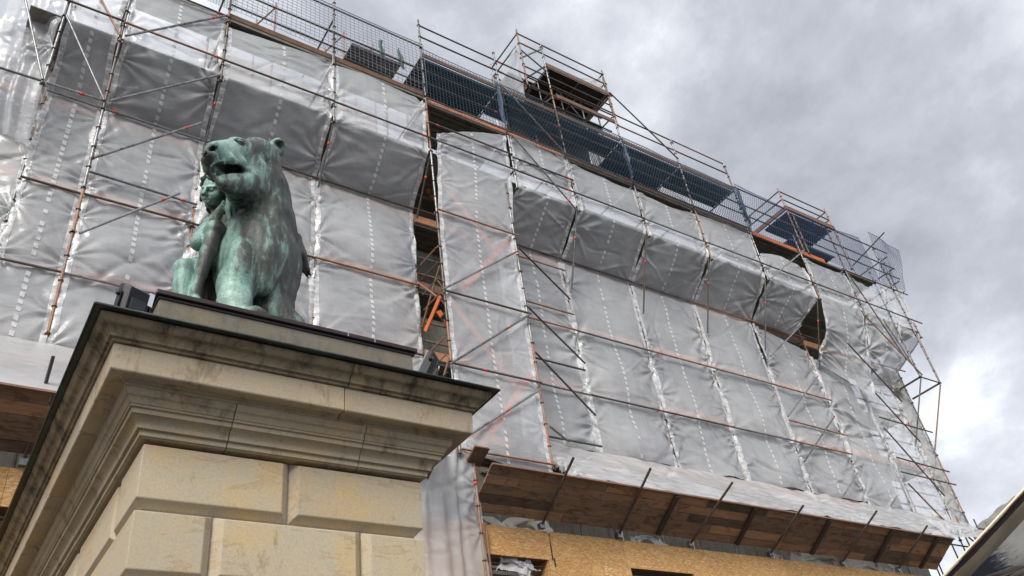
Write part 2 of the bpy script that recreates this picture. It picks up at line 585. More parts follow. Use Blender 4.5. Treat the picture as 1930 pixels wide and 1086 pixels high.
# ================================================================== ground
g = mobj('ground', [(-900, -900, 0), (900, -900, 0), (900, 900, 0), (-900, 900, 0)], [(0, 1, 2, 3)], M['asphalt'])
tag(g, 'grey paved ground in front of the building', None, None, 'structure')

# ================================================================== gate pier
PX0, PX1, PY0, PY1 = 0.979, 3.01, 5.288, 9.1
O = 0.488
pier = thing('gate_pier', 'sandstone gate pier with rusticated blocks and a deep sooty cornice, carrying a bronze statue', 'gate pier', (2.0, 7.2, 0))
CH = 0.055
MB().box((PX0 + CH, PY0 + CH, 0), (PX1 - CH, PY1 - CH, 4.9)).build('core', M['mortar'], pier)


def rust_block(x0, x1, y0, y1, z0, z1, fx0, fx1, fy0, fy1):
    """block with chamfers; f** say which vertical sides are faces of the pier"""
    g_ = 0.004
    x0i, x1i = x0 + (0 if fx0 else g_), x1 - (0 if fx1 else g_)
    y0i, y1i = y0 + (0 if fy0 else g_), y1 - (0 if fy1 else g_)
    z0i, z1i = z0 + g_, z1 - g_
    pts = []
    cx0, cx1 = x0i + CH, x1i - CH
    cy0, cy1 = y0i + CH, y1i - CH
    # inner full-height body (joint plane)
    bx0 = x0i + CH if fx0 else x0i
    bx1 = x1i - CH if fx1 else x1i
    by0 = y0i + CH if fy0 else y0i
    by1 = y1i - CH if fy1 else y1i
    for x in (bx0, bx1):
        for y in (by0, by1):
            for z in (z0i, z1i):
                pts.append((x, y, z))
    # proud face(s): full reach on the pier faces, inset from the joints
    ux0 = x0i if fx0 else cx0
    ux1 = x1i if fx1 else cx1
    uy0 = y0i if fy0 else cy0
    uy1 = y1i if fy1 else cy1
    for z in (z0i + CH, z1i - CH * 0.45):
        if fy0:
            pts += [(ux0, y0i, z), (ux1, y0i, z)]
        if fy1:
            pts += [(ux0, y1i, z), (ux1, y1i, z)]
        if fx0:
            pts += [(x0i, uy0, z), (x0i, uy1, z)]
        if fx1:
            pts += [(x1i, uy0, z), (x1i, uy1, z)]
    return bevel(hull('stone_block', pts, M['ashlar'], pier), 0.006)


courses = [(3.885, 4.335, [1.975], [5.93, 7.25, 8.0]), (3.435, 3.885, [1.475, 2.52], [6.6, 7.75]), (2.985, 3.435, [1.975], [5.93, 7.25, 8.0]),
           (2.535, 2.985, [1.475, 2.52], [6.6, 7.75]), (2.085, 2.535, [1.975], [5.93, 7.25, 8.0]), (1.635, 2.085, [1.475, 2.52], [6.6, 7.75]),
           (1.185, 1.635, [1.975], [5.93, 7.25, 8.0]), (0.735, 1.185, [1.475, 2.52], [6.6, 7.75])]
DB = 0.42
for z0, z1, jx, jy in courses:
    xs = [PX0] + jx + [PX1]
    for i in range(len(xs) - 1):
        a, b = i == 0, i == len(xs) - 2
        rust_block(xs[i], xs[i + 1], PY0, jy[0] if (a or b) else PY0 + DB, z0, z1, a, b, True, False)
    ys = jy + [PY1]
    for i in range(len(ys) - 1):
        e = i == len(ys) - 2
        rust_block(PX0, PX0 + DB, ys[i], ys[i + 1], z0, z1, True, False, False, e)
        rust_block(PX1 - DB, PX1, ys[i], ys[i + 1], z0, z1, False, True, False, e)
bevel(MB().box((PX0 - 0.12, PY0 - 0.12, 0), (PX1 + 0.12, PY1 + 0.12, 0.735)).build('base_course', M['ashlar'], pier), 0.02)

# cornice: three tiers of moulded stones, each stone its own length of the profile (o = inset from the crown edge)
def arc(p, q, n, kind):
    """curve from p to q in (o,z): 'cyma' S-curve or 'cove' or 'ovolo'"""
    out_ = []
    for i in range(n + 1):
        s = i / n
        if kind == 'cyma':
            w = s + 0.16 * math.sin(2 * math.pi * s)
            out_.append((p[0] + (q[0] - p[0]) * s, p[1] + (q[1] - p[1]) * (s + 0.13 * math.sin(2 * math.pi * s))))
        elif kind == 'cove':
            out_.append((p[0] + (q[0] - p[0]) * math.sin(s * math.pi / 2), p[1] + (q[1] - p[1]) * (1 - math.cos(s * math.pi / 2))))
        else:
            out_.append((p[0] + (q[0] - p[0]) * (1 - math.cos(s * math.pi / 2)), p[1] + (q[1] - p[1]) * math.sin(s * math.pi / 2)))
    return out_


INN = 0.62
crown = [(0.03, 4.952)] + arc((0.036, 4.935), (0.115, 4.85), 8, 'cyma') + [(0.118, 4.836), (0.140, 4.834), (0.141, 4.815), (0.158, 4.813), (INN, 4.813)]
corona = [(0.160, 4.812), (0.166, 4.632), (0.176, 4.622), (0.262, 4.640), (0.270, 4.626), (0.285, 4.624), (0.287, 4.60), (INN, 4.60)]
bed = [(0.287, 4.598)] + arc((0.289, 4.594), (0.338, 4.508), 8, 'cyma') + [(0.345, 4.508), (0.347, 4.492), (0.362, 4.490), (0.364, 4.458)] + arc((0.366, 4.456), (0.424, 4.385), 8, 'cove') + \
      [(0.446, 4.383), (0.448, 4.345), (0.462, 4.343), (0.464, 4.336), (INN, 4.336)]
CX0, CX1, CY0, CY1 = PX0 - O, PX1 + O, PY0 - O, PY1 + O


def cornice_stone(name, prof, side, a, b, mat, jog):
    """side: 'front','left','right'; a,b along the run; None = mitre"""
    g_ = 0.003
    rings = []
    top = prof[0][1]
    P_ = prof + [(INN, top)]
    for e, at in ((0, a), (1, b)):
        ring = []
        for o_, z in P_:
            o2 = o_ + jog
            if side == 'front':
                x = (CX0 + o2 if e == 0 else CX1 - o2) if at is None else at + (g_ if e == 0 else -g_)
                ring.append((x, CY0 + o2, z))
            else:
                y = (CY0 + o2 if e == 0 else CY1 - o2) if at is None else at + (g_ if e == 0 else -g_)
                ring.append((CX0 + o2 if side == 'left' else CX1 - o2, y, z))
        rings.append(ring)
    n = len(P_)
    vs_ = rings[0] + rings[1]
    fs = [(i, (i + 1) % n, n + (i + 1) % n, n + i) for i in range(n)] + [tuple(range(n - 1, -1, -1)), tuple(range(n, 2 * n))]
    if side == 'left':
        fs = [f[::-1] for f in fs]
    o = mobj(name, vs_, fs, mat, pier)
    bevel(o, 0.004, 1)
    return o


for nm, pr, fj, lj, mt in (('crown_stone', crown, [2.26], [5.6, 6.5, 7.6, 8.6], 'crown'), ('corona_stone', corona, [2.24], [5.9, 7.0, 8.1], 'moulding'), ('bed_stone', bed, [1.50, 2.47], [5.65, 6.35, 7.2, 8.2], 'moulding')):
    for sd, js in (('front', fj), ('left', lj), ('right', lj)):
        pts = [None] + js + [None]
        for i in range(len(pts) - 1):
            cornice_stone(nm, pr, sd, pts[i], pts[i + 1], M[mt], random.uniform(-0.002, 0.002))
MB().box((CX0 + 0.5, CY0 + 0.5, 4.35), (CX1 - 0.5, CY1 - 0.5, 4.94)).build('core', M['mortar'], pier)

# copper flashing on top of the cornice: a sloping sheet with a rolled drip edge
fl = MB()
e0, e1 = -0.012, 0.52
A_ = [(CX0 + e0, CY0 + e0), (CX1 - e0, CY0 + e0), (CX1 - e0, CY1 - e0), (CX0 + e0, CY1 - e0)]
B_ = [(CX0 + e1, CY0 + e1), (CX1 - e1, CY0 + e1), (CX1 - e1, CY1 - e1), (CX0 + e1, CY1 - e1)]
vs_ = [(x, y, 4.953) for x, y in A_] + [(x, y, 4.978) for x, y in A_] + [(x, y, 5.03) for x, y in B_] + [(x, y, 5.01) for x, y in B_]
fs = []
for i in range(4):
    j = (i + 1) % 4
    fs += [(i, j, 4 + j, 4 + i), (4 + i, 4 + j, 8 + j, 8 + i), (12 + i, 12 + j, j, i)]
fl.add(vs_, fs)
bevel(fl.build('copper_flashing', M['flashing'], pier), 0.008, 2)
for i in range(4):
    a, b = A_[i], A_[(i + 1) % 4]
    MB().tube((*a, 4.962), (*b, 4.962), 0.010, 8).build('drip_roll', M['flashing'], pier, True)

# statue plinth with a metal capping
plinth = thing('statue_plinth', 'low dark sandstone plinth with brown metal capping, standing on the pier cornice', 'plinth', (2.0, 7.1, 4.98))
SX0, SX1, SY0, SY1 = 0.945, 3.035, 5.33, 8.9
bevel(MB().box((SX0, SY0, 4.97), (SX1, SY1, 5.52)).build('plinth_block', M['plinth'], plinth), 0.012)
for zz, oo, h in ((5.498, 0.012, 0.024), (5.523, 0.035, 0.04)):
    bevel(MB().box((SX0 - oo, SY0 - oo, zz), (SX1 + oo, SY1 + oo, zz + h)).build('metal_capping', M['capping'], plinth), 0.006)
for x in (2.42, 2.66):
    MB().box((x, SY0 - 0.04, 5.523), (x + 0.008, SY0 - 0.0353, 5.566)).build('capping_seam', M['steel_tab'], plinth)
MB().box((1.3, SY0 + 0.11, 5.563), (2.75, SY1 - 0.15, 5.60)).build('statue_slab', M['flashing'], plinth)


# ================================================================== bronze statue (signed distance field -> surface)
class SDF:
    def __init__(s, lo, hi, h):
        s.lo, s.h = np.array(lo, float), h
        s.n = np.ceil((np.array(hi) - s.lo) / h).astype(int) + 1
        s.F = np.full(s.n, 1.0, np.float32)
        s.pat = np.zeros(s.n, np.float32)

    def _win(s, a, b, pad):
        lo = np.maximum(np.floor((np.minimum(a, b) - pad - s.lo) / s.h).astype(int), 0)
        hi = np.minimum(np.ceil((np.maximum(a, b) + pad - s.lo) / s.h).astype(int) + 1, s.n)
        sl = tuple(slice(l, max(l, h_)) for l, h_ in zip(lo, hi))
        ax = [s.lo[i] + s.h * np.arange(sl[i].start, sl[i].stop) for i in range(3)]
        return sl, np.meshgrid(*ax, indexing='ij')

    def _comb(s, sl, d, k, op):
        f = s.F[sl]
        if op == 'add':
            hh = np.clip(0.5 + 0.5 * (f - d) / k, 0, 1)
            s.F[sl] = f * (1 - hh) + d * hh - k * hh * (1 - hh)
        else:
            hh = np.clip(0.5 - 0.5 * (f + d) / k, 0, 1)
            s.F[sl] = f * (1 - hh) + (-d) * hh + k * hh * (1 - hh)

    def cone(s, a, b, ra, rb, k=0.05, op='add'):
        a, b = np.array(a, float), np.array(b, float)
        sl, (X, Y, Z) = s._win(a, b, max(ra, rb) + k + 0.06)
        ba = b - a
        L2 = max(ba @ ba, 1e-9)
        t = np.clip(((X - a[0]) * ba[0] + (Y - a[1]) * ba[1] + (Z - a[2]) * ba[2]) / L2, 0, 1)
        t2 = t
        d = np.sqrt((X - a[0] - ba[0] * t) ** 2 + (Y - a[1] - ba[1] * t) ** 2 + (Z - a[2] - ba[2] * t) ** 2) - (ra + (rb - ra) * t2)
        s._comb(sl, d.astype(np.float32), k, op)
        return s

    def ell(s, c, r, k=0.05, op='add', R=None):
        c, r = np.array(c, float), np.array(r, float)
        m = r.max()
        sl, (X, Y, Z) = s._win(c - m, c + m, k + 0.06)
        D = np.stack([X - c[0], Y - c[1], Z - c[2]], -1)
        if R is not None:
            D = D @ np.array(R, float).T          # rows of R are the local axes
        k0 = np.sqrt(((D / r) ** 2).sum(-1))
        k1 = np.sqrt(((D / r ** 2) ** 2).sum(-1)) + 1e-9
        s._comb(sl, (k0 * (k0 - 1) / k1).astype(np.float32), k, op)
        return s

    def chain(s, pts, rs, k=0.05, op='add'):
        for i in range(len(pts) - 1):
            s.cone(pts[i], pts[i + 1], rs[i], rs[i + 1], k, op)
        return s

    def mesh(s, name, mat, parent, patina_shade=None, it=2):
        F = s.F
        S = F < 0
        n = np.array(F.shape) - 1
        c = [(i, j, k) for i in (0, 1) for j in (0, 1) for k in (0, 1)]

        def cor(A, o):
            return A[o[0]:o[0] + n[0], o[1]:o[1] + n[1], o[2]:o[2] + n[2]]
        cnt = sum(cor(S, o).astype(np.int8) for o in c)
        act = (cnt > 0) & (cnt < 8)
        ids = np.full(act.shape, -1, np.int64)
        I = np.argwhere(act)
        ids[act] = np.arange(len(I))
        acc = np.zeros((len(I), 3))
        w = np.zeros(len(I))
        for o in c:
            for ax in range(3):
                if o[ax]:
                    continue
                p = list(o)
                p[ax] = 1
                fa = F[I[:, 0] + o[0], I[:, 1] + o[1], I[:, 2] + o[2]]
                fb = F[I[:, 0] + p[0], I[:, 1] + p[1], I[:, 2] + p[2]]
                cr_ = (fa < 0) != (fb < 0)
                t = np.where(cr_, fa / np.where(fa - fb == 0, 1, fa - fb), 0)
                q = np.tile(np.array(o, float), (len(I), 1))
                q[:, ax] = t
                acc += q * cr_[:, None]
                w += cr_
        V = s.lo + s.h * (I + acc / w[:, None])
        quads = []
        for ax in range(3):
            u, v = [(1, 2), (2, 0), (0, 1)][ax]
            sh = [slice(1, -1)] * 3
            sh[ax] = slice(0, -1)
            sh2 = [slice(1, -1)] * 3
            sh2[ax] = slice(1, None)
            A, B = S[tuple(sh)], S[tuple(sh2)]
            E = np.argwhere(A != B)
            if len(E) == 0:
                continue
            flip = A[tuple(E.T)]
            base = E + 1
            base[:, ax] -= 1

            def cell(du, dv):
                q = base.copy()
                q[:, u] -= du
                q[:, v] -= dv
                return ids[q[:, 0], q[:, 1], q[:, 2]]
            Q = np.stack([cell(1, 1), cell(0, 1), cell(0, 0), cell(1, 0)], -1)
            Q[~flip] = Q[~flip][:, ::-1]
            quads.append(Q)
        Q = np.concatenate(quads)
        Q = Q[(Q >= 0).all(1)]
        me = bpy.data.meshes.new(name)
        me.vertices.add(len(V))
        me.vertices.foreach_set('co', V.reshape(-1).astype(np.float32))
        me.loops.add(Q.size)
        me.loops.foreach_set('vertex_index', Q.reshape(-1).astype(np.int32))
        me.polygons.add(len(Q))
        me.polygons.foreach_set('loop_start', np.arange(0, Q.size, 4, dtype=np.int32))
        me.polygons.foreach_set('loop_total', np.full(len(Q), 4, dtype=np.int32))
        me.update(calc_edges=True)
        if patina_shade is not None:
            a = me.attributes.new('patina_shade', 'FLOAT', 'POINT')
            a.data.foreach_set('value', patina_shade(V).astype(np.float32))
        o = put(name, me, mat, parent, True)
        sm = o.modifiers.new('soft', 'SMOOTH')
        sm.factor = 0.5
        sm.iterations = it
        return o


statue = thing('bronze_statue', 'green patinated bronze statue of a roaring lioness with a naked boy leaning on its flank', 'statue', (1.95, 6.0, 5.6))
R_ = np.array
TOW, RGT, UPV = R_((-0.501,-0.631,-0.592)), R_((0.831,-0.543,-0.125)), R_((-0.242,-0.554,0.796))

L = SDF((0.95, 5.0, 5.45), (2.85, 8.4, 8.3), 0.0165)
# trunk: deep chest facing the viewer, body running back
ch = R_((1.824,5.980,6.549))
L.ell(ch, (0.365, 0.40, 0.48), 0.05)
L.cone((1.788,5.950,6.735), (2.167,6.900,7.224), 0.34, 0.33, 0.1)
L.cone((1.857,5.980,6.317), (1.961,6.300,6.489), 0.315, 0.30, 0.07)
L.cone((1.98, 6.4, 6.35), (2.05, 7.7, 6.35), 0.36, 0.34, 0.12)
L.ell((2.0, 7.7, 6.35), (0.40, 0.42, 0.5), 0.1)
# neck rising from the chest
L.chain([(1.845,5.960,6.762), (1.870,5.920,7.067), (1.840,5.860,7.417), (1.768,5.820,7.623)], [0.33, 0.258, 0.207, 0.19], 0.06)
L.cone((1.964,5.950,7.655), (2.070,6.050,7.042), 0.10, 0.17, 0.12)
# shoulders
L.ell((1.582,5.880,6.428), (0.14, 0.20, 0.32), 0.08)
L.ell((2.057,5.980,6.594), (0.19, 0.24, 0.36), 0.09)
# breast muscles and the groove between them
L.ell((1.598,5.660,6.272), (0.12, 0.12, 0.30), 0.09)
L.ell((1.811,5.680,6.327), (0.12, 0.11, 0.30), 0.09)
L.chain([(1.686,5.550,6.638), (1.697,5.500,6.303), (1.713,5.520,5.981)], [0.015, 0.03, 0.025], 0.06, 'sub')
# fore legs and paws
L.chain([(1.607,5.760,6.116), (1.588,5.680,5.878), (1.606,5.660,5.656), (1.74, 5.64, 5.68)], [0.165, 0.13, 0.115, 0.115], 0.06)
L.ell((1.71, 5.57, 5.66), (0.14, 0.17, 0.085), 0.04)
L.chain([(1.985,5.950,6.275), (1.969,5.860,6.005), (2.22, 5.80, 5.75)], [0.21, 0.155, 0.13], 0.05)
L.ell((2.22, 5.70, 5.66), (0.14, 0.17, 0.085), 0.04)
L.chain([(1.730,5.600,5.865), (1.730,5.600,5.714)], [0.03, 0.06], 0.05, 'sub')
# hind legs
for sx in (1.78, 2.28):
    L.chain([(sx, 7.75, 6.3), (sx - 0.02, 7.45, 5.95), (sx, 7.75, 5.72)], [0.26, 0.16, 0.10], 0.08)
    L.ell((sx, 7.5, 5.66), (0.12, 0.2, 0.075), 0.04)
# head: skull, cheek, muzzle (pointing left and a little towards the viewer)
L.ell((1.722,5.800,7.745), (0.205, 0.20, 0.185), 0.06)
L.cone((1.672,5.740,7.703), (1.429,5.580,7.491), 0.165, 0.13, 0.05)
L.cone((1.497,5.620,7.554), (1.220,5.400,7.220), 0.125, 0.088, 0.04)
L.ell((1.630,5.660,7.418), (0.15, 0.13, 0.15), 0.06)                    # cheek
L.ell((1.442,5.520,7.575), (0.085, 0.06, 0.045), 0.035)                 # brow
L.cone((1.587,5.660,7.785), (1.787,5.800,7.924), 0.045, 0.06, 0.05)        # crest to the ear
L.cone((1.400,5.500,7.515), (1.161,5.320,7.183), 0.045, 0.05, 0.04)        # bridge of nose
L.ell((1.151,5.310,7.110), (0.05, 0.05, 0.06), 0.03)                    # nose pad
L.ell((1.197,5.350,7.096), (0.062, 0.06, 0.052), 0.03)                  # whisker pads
L.ell((1.320,5.420,7.211), (0.10, 0.07, 0.06), 0.035)
L.ell((1.459,5.520,7.332), (0.09, 0.06, 0.055), 0.04)
# lower jaw
L.chain([(1.688,5.760,7.372), (1.511,5.600,7.110), (1.331,5.440,6.927)], [0.185, 0.125, 0.062], 0.04)
L.ell((1.297,5.400,6.897), (0.055, 0.05, 0.055), 0.03)
L.cone((1.532,5.660,7.104), (1.731,5.800,7.238), 0.12, 0.17, 0.06)
# far side of the mouth and the far lip, so that the gape is closed behind
L.chain([(1.235,5.520,7.158), (1.428,5.700,7.366), (1.612,5.800,7.508)], [0.080, 0.11, 0.14], 0.04)
L.chain([(1.166,5.400,7.103), (1.189,5.440,7.039), (1.260,5.460,6.972)], [0.050, 0.030, 0.035], 0.02)
# open mouth
L.chain([(1.177,5.200,6.829), (1.234,5.240,6.884), (1.337,5.340,7.020), (1.460,5.460,7.163), (1.553,5.550,7.251)], [0.046, 0.068, 0.078, 0.055, 0.012], 0.014, 'sub')
L.chain([(1.259,5.380,7.015), (1.449,5.560,7.248)], [0.060, 0.068], 0.02, 'sub')
L.cone((1.402,5.500,7.101), (1.545,5.620,7.283), 0.026, 0.036, 0.015)       # tongue
# lips and fangs
L.chain([(1.192,5.330,6.979), (1.216,5.340,7.050), (1.294,5.380,7.142), (1.442,5.490,7.290), (1.573,5.570,7.271)], [0.014, 0.016, 0.017, 0.017, 0.022], 0.018)
L.chain([(1.213,5.360,6.939), (1.254,5.380,6.911), (1.311,5.390,6.970), (1.433,5.480,7.109), (1.569,5.570,7.249)], [0.014, 0.018, 0.017, 0.017, 0.018], 0.018)
L.cone((1.308,5.380,7.142), (1.331,5.385,7.045), 0.018, 0.007, 0.008)
L.cone((1.237,5.335,6.889), (1.224,5.325,6.944), 0.012, 0.005, 0.008)
# nostrils
L.cone((1.128,5.050,6.906), (1.199,5.370,7.242), 0.026, 0.020, 0.010, 'sub')
L.cone((1.105,5.050,6.876), (1.172,5.360,7.200), 0.016, 0.012, 0.010, 'sub')
L.cone((1.075,5.050,6.819), (1.137,5.340,7.119), 0.015, 0.012, 0.008, 'sub')
# whisker-pad creases
for q in range(4):
    L.chain([(1.194,5.270,7.041) + R_((0.0, 0, -0.022 * q)), (1.300,5.335,7.176) + R_((0, 0, -0.024 * q)), (1.422,5.430,7.293) + R_((0, 0, -0.028 * q))], [0.004, 0.006, 0.004], 0.014, 'sub')
# eye socket, eyeball, lids
ey = R_((1.445,5.475,7.523))
L.ell(ey + TOW * 0.02, (0.045, 0.045, 0.028), 0.02, 'sub')
L.ell(ey - TOW * 0.010, (0.031, 0.031, 0.026), 0.005)
L.chain([ey + RGT * -0.042 + UPV * -0.004 + TOW * 0.008, ey + UPV * 0.026 + TOW * 0.014, ey + RGT * 0.046 - UPV * 0.002 + TOW * 0.004], [0.010, 0.013, 0.009], 0.008)
L.chain([ey + RGT * -0.042 - UPV * 0.004 + TOW * 0.008, ey - UPV * 0.022 + TOW * 0.010, ey + RGT * 0.046 - UPV * 0.002 + TOW * 0.004], [0.006, 0.006, 0.006], 0.008)
# ears, hollow to the front
ec = R_((1.899,5.800,7.976))
ea = R_((0.202,-0.827,0.524)); en = R_((-0.253,-0.470,-0.846)); es = np.cross(en, ea); es /= np.linalg.norm(es); en = np.cross(ea, es)
L.ell(ec, (0.115, 0.088, 0.05), 0.018, R=[ea, es, en])
L.ell(ec + en * 0.040 + ea * 0.004, (0.082, 0.058, 0.062), 0.012, 'sub', R=[ea, es, en])
L.cone((1.840,5.820,7.891), (1.896,5.820,7.963), 0.08, 0.06, 0.04)
ec2 = R_((1.683,6.020,8.255))
# coat relief: fine tufts on neck, ruff and breast
def noise3(shape, cell, seed):
    r = np.random.default_rng(seed)
    m = [int(n_ / c_) + 3 for n_, c_ in zip(shape, cell)]
    A = r.uniform(-1, 1, m).astype(np.float32)
    for ax in range(3):
        x = np.arange(shape[ax]) / cell[ax]
        i = np.floor(x).astype(int)
        f = x - i
        f = (f * f * (3 - 2 * f)).astype(np.float32)
        sh_ = [1, 1, 1]
        sh_[ax] = -1
        A = np.take(A, i, ax) * (1 - f.reshape(sh_)) + np.take(A, i + 1, ax) * f.reshape(sh_)
    return A


Xg, Yg, Zg = np.meshgrid(*[L.lo[i] + L.h * np.arange(L.n[i]) for i in range(3)], indexing='ij')
nkc = R_((1.839,5.750,7.050))
wn = np.exp(-(((Xg - nkc[0]) / 0.42) ** 2 + ((Zg - nkc[2]) / 0.55) ** 2)).astype(np.float32)
L.F += 0.012 * wn * noise3(L.n, (2.6, 2.6, 5.5), 1) + 0.007 * noise3(L.n, (9, 9, 16), 2) + 0.004 * noise3(L.n, (3, 3, 6), 3)
del Xg, Yg, Zg, wn

def lion_patina_shade(V):
    pm = np.zeros(len(V))
    hd = np.exp(-(((V - R_((1.330,5.450,7.337))) / R_((0.40, 0.5, 0.20))) ** 2).sum(1))
    pm += 0.40 * hd
    sh_ = np.exp(-(((V - R_((1.485,5.700,6.322))) / R_((0.20, 0.4, 0.42))) ** 2).sum(1))
    pm += 0.20 * sh_
    lg = np.exp(-(((V - R_((1.558,5.600,5.799))) / R_((0.20, 0.25, 0.20))) ** 2).sum(1))
    pm += 0.30 * lg
    ef = np.exp(-(((V - ec) / 0.13) ** 2).sum(1))
    pm += 0.12 * ef
    nk = np.exp(-(((V - R_((1.794,5.700,7.091))) / R_((0.26, 0.4, 0.26))) ** 2).sum(1))
    pm -= 0.14 * nk
    jw = np.exp(-(((V - R_((1.437,5.500,7.005))) / R_((0.24, 0.3, 0.09))) ** 2).sum(1))
    pm -= 0.02 * jw
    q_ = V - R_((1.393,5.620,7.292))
    pm -= 0.6 * np.clip(2.2 - 2.2 * np.sqrt(((q_ @ RGT) / 0.215) ** 2 + ((q_ @ UPV) / 0.060) ** 2 + ((q_ @ TOW) / 0.30) ** 2), 0, 1)  # shade inside the open mouth, painted into the patina
    pm -= 0.4 * np.clip((0.062 - np.linalg.norm(V - ey, axis=1)) / 0.02, 0, 1) * (np.linalg.norm(V - (ey - TOW * 0.012), axis=1) > 0.038)  # dark ring painted round the eye to set it off
    pm -= 0.35 * np.clip(1 - np.linalg.norm((V - ec - en * 0.02 - ea * 0.01) @ np.stack([ea, es, en]).T / R_((0.07, 0.05, 0.03)), axis=1), 0, 0.5) * 2  # ear hollow painted dark, as shade in the patina colour
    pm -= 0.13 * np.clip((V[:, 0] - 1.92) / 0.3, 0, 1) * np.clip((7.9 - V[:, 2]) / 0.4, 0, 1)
    return pm + 0.025


lion = L.mesh('lioness_figure', M['bronze'], statue, lion_patina_shade)

# tail hanging out at the far flank
T = SDF((1.9, 5.9, 5.9), (3.0, 8.3, 7.8), 0.0165)
T.chain([(2.1, 7.95, 6.45), (2.40, 7.6, 6.9), (2.365,6.450,7.458), (2.410,6.400,7.192)], [0.07, 0.06, 0.06, 0.075], 0.04)
for q in range(7):
    T.cone(R_((2.392,6.400,7.228)) + RGT * (q - 3) * 0.010, R_((2.442,6.400,7.036)) + RGT * (q - 3) * 0.028 - UPV * (0.02 * (q % 3) + 0.012 * q), 0.045, 0.008, 0.012)
T.mesh('tail', M['bronze'], statue, lambda V: np.full(len(V), -0.16))

# ---------------------------------------------------------------- the boy
B = SDF((0.9, 5.5, 5.5), (2.15, 6.6, 7.95), 0.0085)
hc = R_((1.459,6.150,7.482))
fF = R_((-0.798,-0.326,-0.507)); fU = R_((-0.429,-0.622,0.655)); fU = fU - fF * (fF @ fU); fU /= np.linalg.norm(fU); fR = np.cross(fF, fU)
HS = 0.152


def hp(x, y, z):
    """head-local: x to the boy's right-hand side on screen right, y up, z forward; in units of half head height"""
    return hc + (-fR * -x + fU * y + fF * z) * HS


B.ell(hc + fU * 0.035, (0.118, 0.150, 0.140), 0.02, R=[fR, fU, fF])
B.ell(hp(0, -0.42, 0.30), (0.088, 0.095, 0.085), 0.05, R=[fR, fU, fF])         # jaw
B.ell(hp(0, -0.82, 0.52), (0.035, 0.03, 0.03), 0.04, R=[fR, fU, fF])           # chin
for sx in (-1, 1):
    B.ell(hp(0.40 * sx, -0.22, 0.62), (0.042, 0.045, 0.03), 0.04, R=[fR, fU, fF])   # cheeks
    B.ell(hp(0.34 * sx, 0.16, 0.93), (0.044, 0.030, 0.036), 0.016, 'sub', R=[fR, fU, fF])   # sockets
    B.ell(hp(0.33 * sx, 0.13, 0.74), (0.028, 0.023, 0.024), 0.004, R=[fR, fU, fF])       # eyes
    B.cone(hp(0.16 * sx, 0.30, 0.93), hp(0.56 * sx, 0.33, 0.74), 0.013, 0.010, 0.014)    # brows
    B.cone(hp(0.20 * sx, 0.17, 0.90), hp(0.48 * sx, 0.15, 0.80), 0.006, 0.006, 0.006)    # lids
    B.ell(hp(0.80 * sx, 0.0, 0.0), (0.02, 0.04, 0.03), 0.01, R=[fR, fU, fF])       # ears
B.cone(hp(0, 0.24, 0.90), hp(0, -0.13, 1.16), 0.015, 0.027, 0.012)               # nose
for sx in (-1, 1):
    B.ell(hp(0.10 * sx, -0.17, 1.02), (0.014, 0.012, 0.014), 0.008, R=[fR, fU, fF])
B.cone(hp(-0.17, -0.43, 0.86), hp(0.17, -0.43, 0.86), 0.017, 0.017, 0.010)       # lips
B.cone(hp(-0.13, -0.57, 0.83), hp(0.13, -0.58, 0.84), 0.019, 0.019, 0.010)
B.chain([hp(-0.20, -0.50, 0.90), hp(0, -0.50, 0.99), hp(0.20, -0.50, 0.90)], [0.007, 0.014, 0.007], 0.006, 'sub')
# neck, torso
B.cone(hc - fU * 0.08 - fF * 0.02, (1.543,6.260,7.328), 0.066, 0.07, 0.05)
B.ell((1.617,6.260,7.164), (0.20, 0.14, 0.19), 0.06)
B.ell((1.541,6.160,7.083), (0.075, 0.05, 0.06), 0.05)
B.cone((1.634,6.270,7.124), (1.714,6.300,6.857), 0.16, 0.165, 0.08)
B.ell((1.714,6.280,6.764), (0.20, 0.17, 0.16), 0.08)
# right arm: shoulder - elbow - forearm back up to the hand under the chin
sh0 = R_((1.451,6.200,7.108)); el = R_((1.296,5.920,6.615)); wr = R_((1.462,5.980,7.100))
B.ell((1.459,6.200,7.138), (0.085, 0.08, 0.085), 0.05)
B.chain([sh0, (sh0 * 0.45 + el * 0.55) , el], [0.085, 0.080, 0.066], 0.04)
B.chain([el, el * 0.62 + wr * 0.38, wr], [0.068, 0.067, 0.042], 0.03)
# hand with four curled fingers and a thumb
hd_ = (R_((1.516,6.000,7.239)) - wr)
hd_ /= np.linalg.norm(hd_)
hn = R_((-0.174,-0.548,-0.818)); hs = np.cross(hd_, hn); hs /= np.linalg.norm(hs)
pm_ = wr + hd_ * 0.06
B.ell(pm_, (0.062, 0.042, 0.024), 0.02, R=[hd_, hs, np.cross(hd_, hs)])
for q, ln in enumerate((0.050, 0.058, 0.054, 0.044)):
    k0 = wr + hd_ * 0.105 + hs * (0.030 - 0.020 * q)
    k1 = k0 + hd_ * ln * 0.7 - hn * 0.010
    k2 = k1 + hd_ * ln * 0.25 - hn * ln * 0.6
    B.chain([k0, k1, k2], [0.0125, 0.0115, 0.009], 0.006)
t0_ = wr + hd_ * 0.03 + hs * 0.035
B.chain([t0_, t0_ + hs * 0.03 + hd_ * 0.035 + hn * 0.01, t0_ + hs * 0.035 + hd_ * 0.075], [0.016, 0.014, 0.010], 0.008)
# left arm laid over the lioness's shoulder
B.chain([(1.722,6.260,7.285), (1.786,6.240,7.156), (1.727,6.120,6.894)], [0.08, 0.07, 0.05], 0.04)
